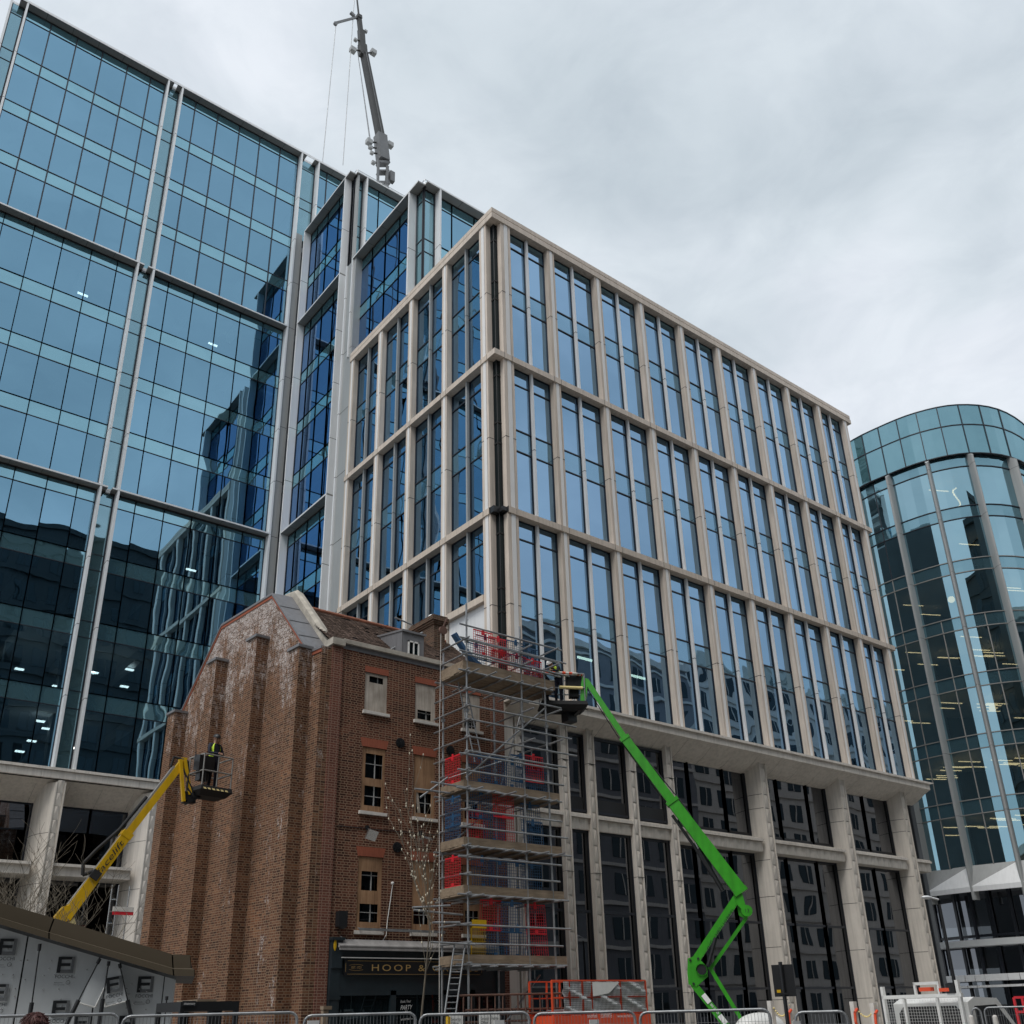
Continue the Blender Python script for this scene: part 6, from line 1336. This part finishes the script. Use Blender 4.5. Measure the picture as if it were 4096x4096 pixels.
# buildings across the street, seen only as reflections in the glass
def block(x0, x1, y0, y1, h, mat, label, bay=3.4, fl=3.7, wmat='corner_gl', face=1, trim='cast'):
    T = thing('street_building', ((x0+x1)/2, y1, 0), label, 'building', 'buildings across the street reflected in the glass')
    m = MB(); m.box(x0, x1, y0, y1, -1, h); m.build('wall', M[mat], T)
    w = MB(); t = MB(); nb = int((x1-x0)/bay); nf = int(h/fl)
    for i in range(nb):
        for j in range(nf):
            a = x0+(x1-x0)*(i+.22)/nb; b_ = x0+(x1-x0)*(i+.78)/nb; z = j*fl+1.0; w.box(a, b_, y1+.02, y1+.05, z, z+2.1); t.box((a+b_)/2-.06, (a+b_)/2+.06, y1+.05, y1+.1, z, z+2.1)
    for j in range(1, nf+1): t.box(x0, x1, y1, y1+.25, j*fl+.1, j*fl+.4)
    o = w.build('windows', M[wmat], T); o['kind'] = 'stuff'; t.build('trim', M[trim], T); m = MB(); m.box(x0-.2, x1+.2, y0, y1+.4, h, h+.8); m.build('parapet', M[trim], T)
block(-60, -22, -40, -22, 24, 'brick_o', 'brick block across the street mirrored at the far left of the tower glass')
block(-24, 40, -46, -15, 54, 'dark_block', 'dark tower block across the street mirrored low in the left tower glass', bay=2.6, trim='dark_block')
block(45, 82, -38, -18, 38, 'lead', 'grey office with banded windows mirrored in the large podium windows')
block(84, 140, -40, -20, 41, 'cast', 'stone office across the street mirrored at the right end of the glazing')

# ================================================================== sky and sun
W = bpy.data.worlds.new('World'); S.world = W; W.use_nodes = True; nt = W.node_tree
for n in list(nt.nodes): nt.nodes.remove(n)
out = N(nt, 'ShaderNodeOutputWorld'); SUN_EL, SUN_AZ = math.radians(58), math.radians(203)   # azimuth of the sun measured from +x
sk = N(nt, 'ShaderNodeTexSky'); sk.sky_type = 'NISHITA'; sk.sun_disc = False; sk.sun_elevation = SUN_EL; sk.sun_rotation = PI/2-SUN_AZ
bg1 = N(nt, 'ShaderNodeBackground', Strength=.10); L(nt, sk.outputs[0], bg1.inputs[0])
tc = N(nt, 'ShaderNodeTexCoord'); mp = N(nt, 'ShaderNodeMapping'); mp.inputs['Scale'].default_value = (1.0, 1.0, 1.9); mp.inputs['Location'].default_value = (.35, .1, .3); L(nt, tc.outputs['Generated'], mp.inputs[0])
nz = N(nt, 'ShaderNodeTexNoise', Scale=2.6, Detail=6.0, Roughness=.48, Distortion=.3); L(nt, mp.outputs[0], nz.inputs[0])
r = ramp(nt, nz.outputs[0], [(.30, (.47, .53, .575)), (.44, (.565, .62, .665)), (.57, (.65, .69, .74)), (.72, (.74, .765, .80))])
nz2 = N(nt, 'ShaderNodeTexNoise', Scale=8.5, Detail=7.0, Roughness=.6, Distortion=.5); L(nt, mp.outputs[0], nz2.inputs[0]); cl = mixc(nt, 1.0, r.outputs[0], ramp(nt, nz2.outputs[0], [(.34, (.93, .935, .945)), (.62, (1.05, 1.045, 1.04))]).outputs[0], 'MULTIPLY')
bg2 = N(nt, 'ShaderNodeBackground', Strength=1.0); L(nt, cl, bg2.inputs[0])
ms = N(nt, 'ShaderNodeMixShader'); ms.inputs[0].default_value = .93; L(nt, bg1.outputs[0], ms.inputs[1]); L(nt, bg2.outputs[0], ms.inputs[2]); L(nt, ms.outputs[0], out.inputs[0])
sl = bpy.data.lights.new('sun', 'SUN'); sl.energy = 1.6; sl.angle = math.radians(28); sl.color = (1.0, .965, .91); so = bpy.data.objects.new('sun', sl); COL.objects.link(so)
sd = V3((math.cos(SUN_EL)*math.cos(SUN_AZ), math.cos(SUN_EL)*math.sin(SUN_AZ), math.sin(SUN_EL))); so.rotation_euler = sd.to_track_quat('Z', 'Y').to_euler()
S.render.engine = 'CYCLES'
S.view_settings.view_transform = 'Standard'; S.view_settings.look = 'None'; S.view_settings.exposure = 0.36; S.view_settings.gamma = 1
S.cycles.max_bounces = 8; S.cycles.glossy_bounces = 4; S.cycles.transparent_max_bounces = 10; S.cycles.diffuse_bounces = 3
S.render.resolution_x = S.render.resolution_y = 1024
